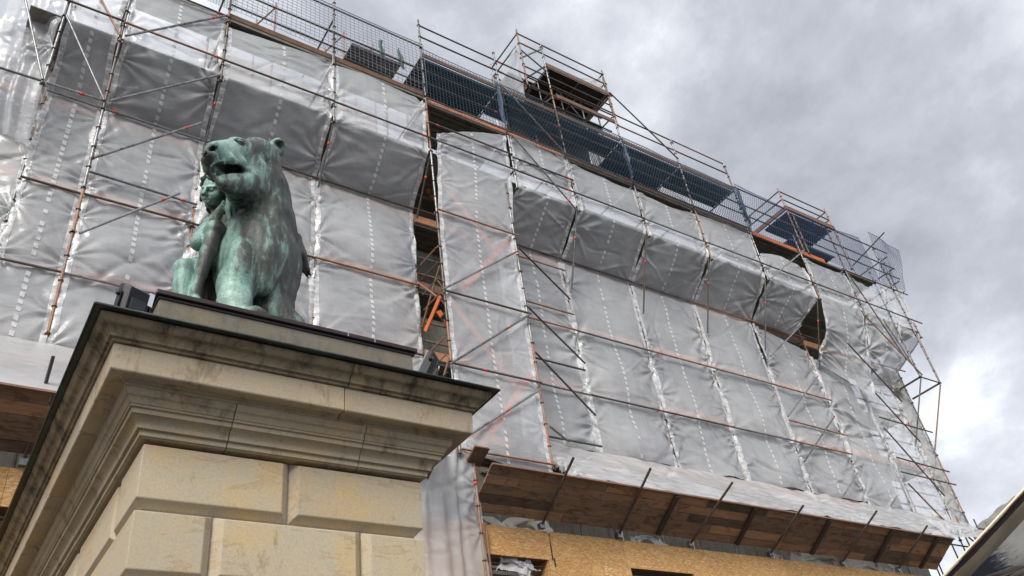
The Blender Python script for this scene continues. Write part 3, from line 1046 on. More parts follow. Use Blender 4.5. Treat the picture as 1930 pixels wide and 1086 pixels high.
# right leg: knee raised, shin down to the slab
hip = R_((1.699,6.220,6.844)); kn = R_((1.400,5.820,6.710)); an = R_((1.297,5.800,6.005))
B.chain([hip, hip * 0.4 + kn * 0.6, kn], [0.15, 0.125, 0.092], 0.05)
B.ell(kn + R_((0, -0.01, 0.01)), (0.082, 0.084, 0.082), 0.03)
B.chain([kn, kn * 0.62 + an * 0.38, kn * 0.25 + an * 0.75, an], [0.070, 0.070, 0.050, 0.040], 0.02)
B.chain([an, (an[0] - 0.02, an[1] - 0.10, 5.635), (an[0] - 0.035, an[1] - 0.20, 5.622)], [0.05, 0.045, 0.026], 0.03)
# left leg: knee lower and to the side
kn2 = R_((1.203,5.900,6.278)); an2 = R_((1.215, 5.84, 5.72))
B.chain([(1.689,6.260,6.741), (1.450,6.120,6.512), kn2], [0.14, 0.12, 0.088], 0.05)
B.ell(kn2, (0.084, 0.084, 0.080), 0.02)
B.chain([kn2, kn2 * 0.6 + an2 * 0.4, an2], [0.078, 0.082, 0.050], 0.02)
B.chain([an2, (an2[0] - 0.02, an2[1] - 0.09, 5.64), (an2[0] - 0.03, an2[1] - 0.19, 5.622)], [0.05, 0.045, 0.026], 0.03)


def boy_patina_shade(V):
    pm = np.full(len(V), 0.10)
    for (c_, s_, a_) in ((hc + fF * 0.1 + fU * 0.02, 0.15, 0.22), (kn, 0.16, 0.08), (kn2, 0.2, 0.10)):
        pm += a_ * np.exp(-(((V - c_) / s_) ** 2).sum(1))
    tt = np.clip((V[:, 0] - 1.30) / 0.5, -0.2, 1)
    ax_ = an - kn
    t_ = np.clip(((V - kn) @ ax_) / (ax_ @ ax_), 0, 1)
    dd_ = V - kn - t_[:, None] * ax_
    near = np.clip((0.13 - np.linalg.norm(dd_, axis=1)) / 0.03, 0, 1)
    pm -= 0.30 * near * np.clip((dd_ @ RGT + 0.005) / 0.05, 0, 1)  # painted shade down the right side of the raised shin
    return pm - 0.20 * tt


boy = B.mesh('boy_figure', M['bronze'], statue, boy_patina_shade, 1)
# curls
Hh = SDF(hc - 0.34, hc + 0.34, 0.0115)
rr_ = random.Random(5)
for q in range(170):
    th, ph = rr_.uniform(0, 2 * math.pi), math.acos(rr_.uniform(-0.55, 1))
    d = R_((math.sin(ph) * math.cos(th), math.cos(ph), math.sin(ph) * math.sin(th)))      # local x, up, forward
    if d[2] > 0.45 and d[1] < 0.62:
        continue
    if d[2] > 0.15 and d[1] < -0.1 and abs(d[0]) < 0.75:
        continue
    p = hc + fU * 0.035 + fR * d[0] * 0.130 + fU * d[1] * 0.162 + fF * d[2] * 0.150
    r0 = rr_.uniform(0.024, 0.038)
    Hh.cone(p, p + (fR * rr_.uniform(-1, 1) + fU * rr_.uniform(-1.2, 0.3) + fF * rr_.uniform(-.4, .4)) * 0.05, r0, r0 * 0.6, 0.010)
for sx in (-1, 1):                                                   # long locks beside the cheeks and on the neck
    for q in range(5):
        p = hp(0.80 * sx, 0.15 - 0.27 * q, -0.05 - 0.02 * q)
        Hh.cone(p, p + fR * sx * rr_.uniform(-0.02, 0.03) - fU * 0.06 + fF * rr_.uniform(0, 0.04), 0.032 - 0.003 * q, 0.018, 0.010)
Hh.mesh('hair', M['bronze'], boy, lambda V: np.full(len(V), -0.02))
# cloth: a fold drawn over the shoulder and a hanging swag below
D = SDF((1.25, 5.35, 5.5), (2.1, 6.5, 7.9), 0.0125)
D.chain([(1.539,6.000,7.337), (1.557,5.930,7.123), (1.587,5.900,6.912), (1.625,5.880,6.763)], [0.030, 0.062, 0.060, 0.03], 0.03)
D.chain([(1.532,5.950,7.285), (1.515,5.850,7.007), (1.539,5.820,6.811), (1.533,5.800,6.668)], [0.014, 0.016, 0.016, 0.02], 0.015)
D.chain([(1.635,5.950,7.170), (1.629,5.880,6.912), (1.602,5.860,6.790)], [0.02, 0.03, 0.02], 0.02)
for q, (u0, r0) in enumerate(((385, 0.03), (391, 0.034), (398, 0.036), (405, 0.04))):
    a = R_((1.460,6.000,6.297)) + RGT * (q - 1.5) * 0.03
    D.cone(a, a - UPV * 0.36 + RGT * (q - 1.8) * 0.022 + R_((0, -0.04 * (q % 2), 0)), 0.03, r0, 0.014)
D.mesh('drapery', M['bronze'], boy, lambda V: np.where(V[:, 2] > 6.4, 0.16, -0.10))


# ================================================================== floodlights on the cornice
def floodlight(label, c, yaw, tilt, w=0.30, h=0.28):
    t = thing('floodlight', label, 'floodlight', c, 'floodlights on the pier cornice')
    Rm = Matrix.Rotation(yaw, 3, 'Z') @ Matrix.Rotation(tilt, 3, 'X')
    ax, ay, az = Rm @ Vector((1, 0, 0)), Rm @ Vector((0, 1, 0)), Rm @ Vector((0, 0, 1))
    c0 = Vector(c) + Vector((0, 0, 0.24))

    def P(x, y, z):
        return c0 + ax * x + ay * y + az * z
    hw, hh = w / 2, h / 2
    # housing: a shallow tapered box whose glass side is +y, finned back -y
    f_ = [(-hw, 0.05), (hw, 0.05)]
    pts = [P(sx * hw, 0.05, sz * hh) for sx in (-1, 1) for sz in (-1, 1)] + [P(sx * hw, 0.0, sz * hh) for sx in (-1, 1) for sz in (-1, 1)] + \
          [P(sx * hw * 0.72, -0.055, sz * hh * 0.72) for sx in (-1, 1) for sz in (-1, 1)]
    hb = bevel(hull('housing', pts, M['black'], t), 0.012)
    for i in range(15):
        z = -hh * 0.66 + i * h * 0.66 / 14
        MB().obox(P(0, -0.052, z), ax, ay, az, hw * 0.66, 0.012, 0.0035).build('cooling_fin', M['black'], t)
    bevel(MB().obox(P(-hw * 0.1, -0.068, -hh * 0.3), ax, ay, az, 0.055, 0.02, 0.045).build('driver_box', M['black'], t), 0.005)
    MB().obox(P(0, 0.053, 0), ax, ay, az, hw * 0.9, 0.003, hh * 0.9).build('glass_pane', M['glass'], t)
    for sx in (-1, 1):
        MB().obox(P(sx * (hw + 0.008), -0.005, -0.06), ax, ay, az, 0.004, 0.018, 0.12).build('bracket_arm', M['black'], t)
        b0, b1 = P(sx * (hw + 0.003), -0.005, 0.03), P(sx * (hw + 0.03), -0.005, 0.03)
        MB().tube(b0, b1, 0.016, 10).build('bracket_knob', M['black'], t, True)
    MB().obox(P(0, -0.005, -hh - 0.045), ax, ay, az, hw + 0.012, 0.018, 0.004).build('bracket_bar', M['black'], t)
    MB().obox(P(hw * 0.75, -0.056, hh * 0.45), ax, ay, az, 0.018, 0.010, 0.05).build('steel_clip', M['steel_tab'], t)
    MB().tube(P(0, -0.005, -hh - 0.045), Vector((c[0], c[1], c[2] + 0.0)), 0.02, 10).build('stem', M['black'], t, True)
    cz = Vector((c[0], c[1], c[2]))
    bevel(MB().box(cz + Vector((-0.09, -0.06, 0)), cz + Vector((0.09, 0.06, 0.025))).build('base_plate', M['black'], t), 0.004)
    bevel(MB().box(cz + Vector((0.05, -0.05, 0.02)), cz + Vector((0.17, 0.03, 0.065))).build('junction_box', M['black'], t), 0.006)
    sg = 1 if c[0] < 2 else -1
    cb = [cz + Vector((sg * 0.09, 0.03, 0.045)), cz + Vector((sg * 0.10, 0.10, 0.08)), cz + Vector((sg * 0.09, 0.20, 0.2)), cz + Vector((sg * 0.10, 0.26, 0.33)), cz + Vector((sg * 0.13, 0.32, 0.45))]
    for a, b in zip(cb[:-1], cb[1:]):
        MB().tube(a, b, 0.008, 6).build('cable', M['black'], t, True)
    return t


floodlight('black floodlight at the left corner of the cornice, its finned back showing', (0.74, 5.10, 4.99), math.radians(24), math.radians(10), 0.22, 0.26)
floodlight('black floodlight at the right end of the plinth, seen nearly edge-on', (3.04, 5.10, 4.99), math.radians(64), math.radians(26), 0.22, 0.25)


# ================================================================== the wrapped building behind the scaffold
YW = 14.6
bld = thing('building', 'tall sandstone building hidden behind scaffolding wrapped in plastic', 'building', (13, 20, 0))
MB().box((-1.9, YW, 0), (26.6, 30, 17.3)).build('wall', M['wall'], bld)
MB().box((-2.0, YW - 0.35, 16.9), (26.8, YW - 0.002, 17.3)).build('cornice', M['wall'], bld)
rf = MB().add([(-2.1, YW - 0.4, 17.31), (26.9, YW - 0.4, 17.31), (26.9, 30.4, 17.31), (-2.1, 30.4, 17.31), (5.0, 21, 20.6), (22.2, 21, 20.6), (22.2, 24, 20.6), (5.0, 24, 20.6)],
              [(0, 1, 5, 4), (1, 2, 6, 5), (2, 3, 7, 6), (3, 0, 4, 7), (4, 5, 6, 7), (3, 2, 1, 0)])
rf.build('roof', M['roof'], bld)
for zc, hh in ((10.6, 1.9), (14.2, 1.9)):
    for i in range(9):
        xc = 2.2 + i * 2.8
        fr = MB()
        for (a, b) in (((xc - 0.75, YW - 0.10, zc - hh / 2 - 0.15), (xc + 0.75, YW - 0.003, zc - hh / 2)), ((xc - 0.75, YW - 0.10, zc + hh / 2), (xc + 0.75, YW - 0.003, zc + hh / 2 + 0.18)),
                       ((xc - 0.72, YW - 0.06, zc - hh / 2), (xc - 0.55, YW - 0.003, zc + hh / 2)), ((xc + 0.55, YW - 0.06, zc - hh / 2), (xc + 0.72, YW - 0.003, zc + hh / 2))):
            fr.box(a, b)
        w = fr.build('window', M['wall'], bld)
        MB().box((xc - 0.549, YW - 0.02, zc - hh / 2 + 0.001), (xc + 0.549, YW - 0.006, zc + hh / 2 - 0.001)).build('pane', M['window'], w)
        MB().box((xc - 0.03, YW - 0.045, zc - hh / 2 + 0.001), (xc + 0.03, YW - 0.0205, zc + hh / 2 - 0.001)).build('mullion', M['white_paint'], w)

# ================================================================== scaffolding
YO, YI, YB = 12.0, 13.0, 14.1          # outer row, inner row, row by the wall
SC = thing('facade_scaffold', 'tall tube scaffolding with standards, ledgers and braces along the whole wrapped facade', 'scaffolding', (13, 13, 0))
mats3 = ['galv', 'galv', 'rust', 'dull']


def collars(p, a, b, step=0.5, r=0.044, off=0.0):
    """wedge rosettes every half metre along a standard"""
    m = MB()
    a, b = Vector(a), Vector(b)
    d = (b - a)
    n = int(d.length / step)
    d.normalize()
    for i in range(n + 1):
        c = a + d * (off + i * step)
        if (c - a).length < (b - a).length + 0.01:
            m.tube(c - d * 0.006, c + d * 0.006, r, 10)
            if i % 4 == 0:
                for k in range(4):
                    w = Matrix.Rotation(k * math.pi / 2 + 0.3, 3, d) @ d.orthogonal().normalized()
                    m.obox(c + w * 0.042, w, d, w.cross(d), 0.016, 0.024, 0.007)
    o = m.build('collars', M['dull'], p)
    o['kind'] = 'stuff'
    return o


def pole(name, a, b, mat='galv', r=0.0242, parent=None, coll=False, band=None, jit=0.012):
    a, b = Vector(a), Vector(b)
    if jit:
        b = b + Vector((random.uniform(-jit, jit), random.uniform(-jit, jit), random.uniform(-jit, jit)))
    o = MB().tube(a, b, r, 8).build(name, M[mat], parent or SC, True)
    m = o.modifiers.new('caps', 'EDGE_SPLIT')
    m.split_angle = math.radians(50)
    if coll:
        collars(o, a, b)
    if band is not None:
        for s in (band if isinstance(band, (list, tuple)) else [band]):
            c = a.lerp(b, s)
            d = (b - a).normalized()
            MB().tube(c - d * 0.045, c + d * 0.045, r + 0.003, 8).build('red_band', M['red'], o, True)
    return o


def mixed_standard(x, y, z0, z1, parent=None, seed=0, coll=True):
    """stacked tube lengths of different wear: 2 m pieces spigoted on each other"""
    r_ = random.Random(seed)
    z = z0
    while z < z1 - 0.05:
        ln = min(r_.choice([1.0, 2.0, 2.0, 3.0]), z1 - z)
        pole('standard', (x, y, z), (x, y, z + ln), r_.choice(mats3), parent=parent, coll=coll, jit=0.0)
        z += ln


# outer standards
XS_O = [0.655, 2.66, 5.2, 7.7, 10.2, 12.2, 14.7, 17.2, 19.7, 22.2, 24.65]
tops = {0.655: 20.9, 2.66: 20.9, 5.2: 20.95, 7.7: 21.7, 10.2: 21.75, 12.2: 23.4, 14.7: 23.2, 17.2: 21.4, 19.7: 21.5, 22.2: 19.0, 24.65: 20.4}
for i, x in enumerate(XS_O):
    z0 = 9.3 if x < 1 else (8.45 if x == 7.7 else 16.25)
    mixed_standard(x, YO, z0, tops[x], seed=i + 20)
mixed_standard(-0.37, YO, 14.45, 19.0, seed=3)
mixed_standard(9.86, YO + 0.02, 8.45, 16.3, seed=9)
# inner standards
for i, x in enumerate([-0.3, 0.72, 2.7, 5.2, 7.66, 9.9, 12.1, 14.55, 17.0, 19.5, 22.0, 24.2, 26.2, 27.15]):
    mixed_standard(x, YI + 0.03, 6.9 if x > 9.95 else 9.0, 16.4 if x < 27 else 15.3, seed=i + 50)
for i, x in enumerate([0.75, 2.7, 5.2, 7.7, 9.9, 12.1, 14.6, 17.1, 19.6, 22.1, 24.6, 26.4]):
    mixed_standard(x, YB, 7.0, 20.9, seed=i + 80, coll=False)

# ledgers: outer row
xo = [-0.37] + XS_O + [26.45, 28.3]


def ledger_run(xs, y, z, bands=True, pattern=None, parent=None, zs=0.0):
    for a, b in zip(xs[:-1], xs[1:]):
        r_ = random.random()
        pole('ledger', (a, y, z), (b, y, z + zs), random.choice(['galv', 'dull', 'dull', 'dull', 'dull', 'rust'] if pattern is None else pattern), parent=parent, band=(random.choice([0.1, 0.88, 0.92]) if bands and r_ < 0.38 else None))


ledger_run(xo[1:], YO - 0.05, 16.88)
ledger_run([-1.25, -0.37, 0.655], YO - 0.05, 16.9)
pole('ledger', (-0.37, YO, 14.5), (0.655, YO, 14.52), 'galv', band=0.62)
pole('ledger', (-1.6, YO, 14.48), (-0.37, YO, 14.5), 'galv')
ledger_run([0.655, 2.66], YO - 0.05, 18.4)
ledger_run([2.66, 5.2, 7.7], YO - 0.04, 18.88, pattern=['dull'])
ledger_run([0.655, 2.66, 5.2, 7.7], YO - 0.04, 19.46, pattern=['dull'])
ledger_run([0.655, 2.66, 5.2, 7.7], YO - 0.04, 20.45, pattern=['dull'])
ledger_run([7.7, 10.2], YO - 0.05, 17.45, pattern=['dull'])
ledger_run([10.2, 12.2], YO - 0.05, 17.35, pattern=['dull'])
ledger_run([7.7, 10.2, 12.2, 14.7, 17.2, 19.7], YO - 0.05, 18.36, pattern=['rust', 'dull', 'galv'])
for z in (18.95, 19.45):
    ledger_run([7.7, 10.2, 12.2, 14.7, 17.2, 19.7, 22.2, 24.65, 26.5, 28.3], YO - 0.05, z, pattern=['dull', 'dull', 'galv'])
ledger_run([7.7, 10.2], YO, 20.95, pattern=['dull'])
ledger_run([7.7, 10.2], YO, 21.45, pattern=['dull'])
ledger_run([10.2, 12.2, 14.7], YO, 20.95, pattern=['dull'])
ledger_run([10.2, 12.2, 14.7], YO, 21.42, pattern=['dull'])
ledger_run([14.7, 17.2, 19.7], YO, 21.4, pattern=['dull', 'rust'])
ledger_run([14.7, 17.2, 19.7], YO, 20.9, pattern=['dull', 'rust'])
ledger_run([24.65, 26.5, 28.3], YO - 0.04, 20.25, pattern=['dull'])
ledger_run([19.7, 22.2, 24.65], YO - 0.04, 20.25, pattern=['dull'])
ledger_run([24.65, 26.5, 28.3], YO - 0.04, 18.2, pattern=['dull'])
# ledgers: inner row, pressing on the lower sheets
XI = [-0.3, 0.72, 2.7, 5.2, 7.66]
XR = [12.1, 14.55, 17.0, 19.5, 22.0]
for z in (15.32, 13.0):
    ledger_run(XI, YI - 0.06, z)
ledger_run(XI, YI - 0.06, 11.15)
pole('ledger', (0.72, YI - 0.08, 13.55), (2.7, YI - 0.08, 13.5), 'galv', band=0.86)
ledger_run([10.6, 12.1] + XR[1:], YI - 0.06, 15.26, bands=False)
for z in (12.92, 11.08):
    ledger_run([9.95] + XR, YI - 0.10, z)
for z in (13.4, 14.82):
    pole('ledger', (10.0, YI - 0.12, z), (12.08, YI - 0.12, z), 'rust')
for z in (11.75, 9.72):
    pole('ledger', (10.0, YI - 0.12, z), (12.08, YI - 0.12, z), 'dull')
pole('ledger', (19.5, YI - 0.12, 11.75), (22.0, YI - 0.12, 11.7), 'rust', band=0.1)
for a, b in (((24.27, 12.84, 12.71), (27.19, 12.84, 12.67)), ((24.26, 12.84, 11.3), (27.1, 12.84, 11.22)), ((24.15, 12.84, 10.8), (27.13, 12.84, 10.78))):
    pole('ledger', a, b, random.choice(['rust', 'dull']), band=0.55)
pole('ledger', (24.3, 12.84, 15.0), (27.3, 12.84, 15.1), 'rust')
# ledgers across the stair bay
for z, m_, b_ in ((14.53, 'rust', None), (12.2, 'dull', None), (10.39, 'dull', 0.35), (8.52, 'rust', None)):
    pole('ledger', (7.7, YO - 0.05, z), (9.9, YO - 0.05, z), m_, band=b_)

# braces
for a, b, m_, bd in (
        ((0.73, 11.95, 16.48), (2.61, 11.95, 18.45), 'galv', 0.85), ((0.73, 11.95, 14.52), (2.62, 11.95, 16.38), 'galv', None), ((0.69, 11.95, 12.99), (2.4, 11.95, 14.75), 'galv', 0.85),
        ((0.75, 11.95, 11.27), (2.18, 11.95, 12.75), 'galv', 0.82), ((-0.34, 11.95, 16.43), (0.64, 11.95, 14.51), 'galv', None), ((-1.05, 11.95, 16.45), (-0.4, 11.95, 14.52), 'galv', None),
        ((0.12, 11.95, 17.35), (0.62, 11.95, 16.44), 'rust', 0.5),
        ((7.6, 11.93, 12.17), (9.83, 11.93, 14.0), 'galv', 0.93), ((7.62, 11.93, 10.33), (9.85, 11.93, 12.17), 'galv', 0.72), ((7.97, 11.93, 8.87), (9.8, 11.93, 10.22), 'galv', 0.5),
        ((9.9, 12.0, 14.2), (12.03, 12.84, 13.85), 'dull', None), ((9.9, 12.0, 12.43), (12.05, 12.84, 11.92), 'dull', None), ((9.9, 12.0, 11.2), (12.05, 12.84, 10.49), 'dull', None), ((9.95, 12.0, 9.4), (11.1, 12.84, 9.66), 'dull', None),
        ((10.25, 11.93, 20.25), (12.13, 11.93, 18.35), 'galv', 0.8), ((10.29, 11.93, 18.21), (12.1, 11.93, 16.15), 'galv', 0.86),
        ((14.75, 11.93, 22.4), (17.15, 11.93, 20.4), 'dull', None),
        ((24.52, 11.9, 18.03), (25.73, 11.9, 14.75), 'dull', 0.3), ((24.4, 11.9, 16.09), (26.3, 11.9, 14.2), 'rust', None),
        ((19.58, 11.9, 16.16), (22.05, 11.75, 18.09), 'galv', None), ((19.62, 12.82, 13.91), (21.5, 12.6, 15.4), 'galv', None),
        ((19.42, 12.82, 11.83), (21.72, 12.82, 13.68), 'galv', 0.95), ((19.41, 12.82, 10.42), (21.73, 12.82, 12.26), 'galv', 0.95), ((20.56, 12.82, 9.51), (21.75, 12.82, 10.42), 'galv', None),
        ((22.6, 11.95, 14.6), (26.12, 12.84, 13.66), 'dull', 0.8), ((24.33, 12.84, 14.06), (26.1, 12.84, 12.14), 'dull', None), ((24.27, 12.84, 12.34), (26.07, 12.84, 10.25), 'dull', 0.7), ((24.28, 12.84, 10.43), (25.9, 12.84, 8.9), 'dull', 0.3)):
    pole('brace', a, b, m_, band=bd, r=0.0242)
# rakers under the overhang
for x in (2.66, 5.2, 7.68, 12.15, 14.62, 17.1, 19.58, 22.1):
    pole('raker', (x, YO + 0.02, 16.3), (x + 0.02, YI - 0.1, 15.0 if x < 8 else 14.15), random.choice(['galv', 'dull', 'galv']), band=0.35)
# tubes that tie the rows together, and the decks
for x in XS_O:
    for z in (16.9, 18.36, 20.1):
        pole('transom', (x, YO, z), (x, YB, z), 'dull')
for x in XI + [9.9, 12.1, 14.55, 17.0, 19.5, 22.0, 24.2]:
    for z in (9.5, 11.1, 13.0, 15.2):
        pole('transom', (x, YI, z), (x, YB, z), 'rust')


def deck_bay(x0, x1, y0, y1, z, mat, parent, width=0.32, ribs=True):
    n = max(1, int(round((y1 - y0) / width)))
    w = (y1 - y0) / n
    for i in range(n):
        a, b = y0 + i * w + 0.006, y0 + (i + 1) * w - 0.006
        m = MB().box((x0 + 0.03, a, z), (x1 - 0.03, b, z + 0.02))
        if ribs:                                        # pressed channels seen from below
            for s in (0.0, 0.5, 1.0):
                yy = a + (b - a) * s
                yy = min(max(yy, a + 0.014), b - 0.014)
                m.box((x0 + 0.04, yy - 0.013, z - 0.055), (x1 - 0.04, yy + 0.013, z - 0.0005))
        m.build('deck_plank', mat, parent)


for a, b in zip([0.655, 2.66, 5.2, 7.7, 10.2, 12.2, 14.7, 17.2, 19.7, 22.2, 24.65], [2.66, 5.2, 7.7, 10.2, 12.2, 14.7, 17.2, 19.7, 22.2, 24.65, 26.5]):
    vis = 7 < a < 9 or a > 19
    if a > 7:
        deck_bay(a, b, YO + 0.03, YO + 1.0 if not vis else YO + 1.35, 18.28, M['deck'], SC)
    else:
        deck_bay(a, b, YO + 0.03, YO + 0.7, 18.45, M['deck'], SC)
    if 7 < a < 19:
        dp_ = {7.7: 1.15, 10.2: 0.95, 12.2: 0.7, 14.7: 1.15, 17.2: 0.95}[a]
        deck_bay(a, b, YO + 0.06, YO + dp_, 20.12, M['teal_deck'], SC)
        for zz in (18.85, 19.35):
            pole('guard_rail', (a, YO + 0.75, zz), (b, YO + 0.75, zz), random.choice(['galv', 'dull', 'rust']))
        pole('standard', (a + 0.1, YO + 1.15, 18.3), (a + 0.1, YO + 1.15, 21.0 if a > 12 else 20.1), random.choice(['galv', 'rust']))
        pole('brace', (a + 0.1, YO + 1.1, 18.4), (b, YO + 1.1, 20.0), 'galv')
for a, b in zip([-0.95, -0.37] + XS_O[:-1] + [24.65, 26.5], [-0.37] + XS_O + [26.5, 28.0]):
    deck_bay(a - 0.03, b + 0.03, (YO + 0.05) if a > -1 else YO + 0.6, YB - 0.05, 16.48, M['deck'], SC, 0.5, False)
for z in (9.4, 11.2, 13.05, 15.1):
    for a, b in zip([-1.5, -0.3, 0.72, 2.7, 5.2, 7.66, 9.9, 12.1, 14.55, 17.0, 19.5, 22.0, 24.2], [-0.3, 0.72, 2.7, 5.2, 7.66, 9.9, 12.1, 14.55, 17.0, 19.5, 22.0, 24.2, 26.2]):
        deck_bay(a, b, YI + 0.15, YB - 0.1, z, M['deck'], SC, 0.45, a > 7 and a < 10)
        MB().box((a + 0.05, YI + 0.10, z + 0.02), (b - 0.05, YI + 0.128, z + 0.23)).build('toe_board', M['pink_board'] if random.random() < 0.75 else M['brown_board'], SC)
        for zz in (0.5, 1.0):
            pole('guard_rail', (a, YI + 0.16, z + zz), (b, YI + 0.16, z + zz), random.choice(['rust', 'galv']))
# toe boards of the top lifts
for a, b in zip([2.66, 5.2], [5.2, 7.7]):
    MB().box((a + 0.03, YO + 0.03, 18.5), (b - 0.03, YO + 0.06, 18.66)).build('toe_board', M['brown_board'], SC)
for a, b in zip([7.7, 10.2, 12.2, 14.7, 17.2], [10.2, 12.2, 14.7, 17.2, 19.7]):
    MB().box((a + 0.03, YO + 0.03, 18.31), (b - 0.03, YO + 0.06, 18.46)).build('toe_board', M['brown_board' if a > 11 else 'pink_board'], SC)
    MB().box((a + 0.03, YO + 0.02, 20.15), (b - 0.03, YO + 0.05, 20.30)).build('toe_board', M['brown_board'], SC)
MB().box((19.8, YO + 0.03, 18.25), (22.1, YO + 0.06, 18.40)).build('toe_board', M['orange'], SC)
MB().box((22.2, YO + 0.03, 18.25), (23.6, YO + 0.06, 18.42)).build('toe_board', M['orange'], SC)
deck_bay(5.65, 7.1, 12.0, 12.6, 19.4, M['galv'], SC)
# slack rail posts that stand up behind the pale net
for x in (4.3, 6.3, 7.25):
    pole('standard', (x, YB - 0.2, 18.5), (x, YB - 0.2, 22.6), 'rust', parent=SC, jit=0.02)
    pole('standard', (x - 0.35, YB + 0.3, 18.5), (x - 0.35, YB + 0.3, 22.2), 'rust', parent=SC, jit=0.02)
    pole('brace', (x, YB - 0.2, 22.4), (x - 0.35, YB + 0.3, 22.0), 'rust', parent=SC)

# ------------------------------------------------------------------ stair bay between sheets: stair flights behind the plastic
ST = thing('scaffold_stair', 'orange scaffold stair zigzagging up behind the plastic of the projecting bay', 'scaffold stair', (8.8, 12.7, 7.0))
zz = 8.7
k = 0
while zz < 15.0:
    x0, x1 = (8.25, 9.7) if k % 2 == 0 else (9.7, 8.25)
    y = 12.35 if k % 2 == 0 else 12.85
    for dy in (-0.26, 0.26):
        d = Vector((x1 - x0, 0, 1.9)).normalized()
        c = Vector(((x0 + x1) / 2, y + dy, zz + 0.95))
        MB().obox(c, d, Vector((0, 1, 0)), d.cross(Vector((0, 1, 0))), 1.28, 0.012, 0.075).build('stringer', M['orange'], ST)
        pole('handrail', c - d * 1.2 + Vector((0, 0, 0.95)), c + d * 1.2 + Vector((0, 0, 0.95)), 'rust', 0.02, ST)
        pole('handrail', c - d * 1.2 + Vector((0, 0, 0.5)), c + d * 1.2 + Vector((0, 0, 0.5)), 'rust', 0.02, ST)
    for s in range(8):
        p = Vector((x0, y, zz)).lerp(Vector((x1, y, zz + 1.9)), (s + 0.5) / 8)
        MB().box(p - Vector((0.11, 0.25, 0.015)), p + Vector((0.11, 0.25, 0.015))).build('tread', M['deck'], ST)
    zz += 1.9
    k += 1
# open gap beside the stair bay: frames, orange struts and a blue tarpaulin show
GP = thing('stair_tower_frame', 'open orange and grey frame with rungs in the dark gap beside the projecting bay', 'scaffold frame', (7.6, 12.6, 7.0))
for z0_ in (9.5, 11.9):
    pole('strut', (7.66, 12.95, z0_), (7.72, 12.1, z0_ + 1.1), 'rust', parent=GP)
    pole('strut', (7.62, 12.95, z0_ + 1.2), (7.7, 12.15, z0_ + 0.2), 'rust', 0.02, parent=GP)
    MB().obox((7.68, 12.5, z0_ + 0.05), Vector((0.03, -0.8, 0.55)).normalized(), Vector((1, 0, 0)), Vector((0, 0.55, 0.8)).normalized(), 0.42, 0.012, 0.07).build('orange_board', M['orange'], GP)
    for q in range(4):
        pole('rung', (7.66, 12.82, z0_ + 0.35 + 0.42 * q), (7.68, 12.12, z0_ + 0.35 + 0.42 * q), random.choice(['rust', 'dull', 'galv']), 0.016, parent=GP)
tb = []
nv, nu = 22, 10
V_, U_ = np.meshgrid(np.linspace(0, 1, nv), np.linspace(0, 1, nu), indexing='ij')
P = np.stack([7.62 + 0.05 * smooth_noise((nv, nu), (7, 3), 5), 13.0 + 0.6 * U_ + 0.04 * smooth_noise((nv, nu), (4, 4), 6), 15.0 - 1.5 * V_ + 0 * U_], -1)
o = grid_mesh('blue_tarpaulin', P, M['blue_tarp'])
tag(o, 'small blue tarpaulin in the dark gap beside the projecting bay', 'tarpaulin')

# ------------------------------------------------------------------ platforms on the roof edge
RP = thing('roof_platform', 'high roof platform with dark underside, brown edge boards and double guard rails, topmost of all', 'scaffold platform', (13, 12.7, 20.2))
for x, y in ((11.3, 12.0), (14.75, 12.0), (11.3, 13.5), (14.75, 13.5), (12.84, 13.5)):
    pole('standard', (x, y, 20.2 if y > 12.5 else 20.9), (x, y, 23.6), random.choice(['galv', 'rust']), parent=RP, coll=y < 12.5)
for z in (22.95, 23.4):
    pole('guard_rail', (11.3, 12, z), (14.75, 12, z - 0.05), 'dull', parent=RP, band=0.08)
    pole('guard_rail', (11.3, 12, z), (11.3, 13.5, z), 'dull', parent=RP)
    pole('guard_rail', (14.75, 12, z), (14.75, 13.5, z), 'dull', parent=RP)
    pole('guard_rail', (11.3, 13.5, z), (14.75, 13.5, z), 'dull', parent=RP)
for i in range(4):
    MB().box((12.3, 12.05 + 0.36 * i, 22.34), (14.75, 12.05 + 0.36 * i + 0.35, 22.38)).build('deck_plank', M['dark_ply'], RP)
for i in range(2):
    MB().box((11.3, 12.75 + 0.36 * i, 22.34), (12.28, 12.75 + 0.36 * i + 0.35, 22.38)).build('deck_plank', M['dark_ply'], RP)
MB().box((12.2, 11.99, 22.36), (14.85, 12.03, 22.52)).build('edge_board', M['brown_board'], RP)
for yy_, zz_ in ((12.5, 21.25), (12.85, 21.25), (13.2, 21.25)):
    MB().box((11.4, yy_, zz_), (14.65, yy_ + 0.33, zz_ + 0.04)).build('deck_plank', M['dark_ply'], RP)
MB().box((12.2, 11.95, 22.27), (14.85, 11.98, 22.40)).build('edge_board', M['brown_board'], RP)
MB().box((14.8, 12.05, 22.3), (14.83, 13.5, 22.46)).build('edge_board', M['brown_board'], RP)
for x in (12.3, 13.5, 14.6):
    pole('joist', (x, 12.0, 22.27), (x, 13.5, 22.27), 'galv', 0.03, RP)
pole('brace', (11.3, 12, 22.6), (12.25, 12.0, 22.0), 'galv', parent=RP)
pole('brace', (11.32, 12.1, 22.3), (12.25, 12.0, 23.2), 'galv', 0.03, parent=RP)
pole('brace', (11.32, 12.3, 21.4), (12.25, 12.0, 22.4), 'galv', 0.03, parent=RP)
for z in (21.1, 21.6):
    pole('guard_rail', (11.3, 13.5, z), (14.75, 13.5, z), 'dull', parent=RP)
for q in range(9):
    x = 12.6 + 0.25 * q
    pole('lattice_web', (x, 13.0, 20.6), (x + (0.25 if q % 2 else -0.25), 13.0, 21.0), 'galv', 0.012, RP, jit=0)
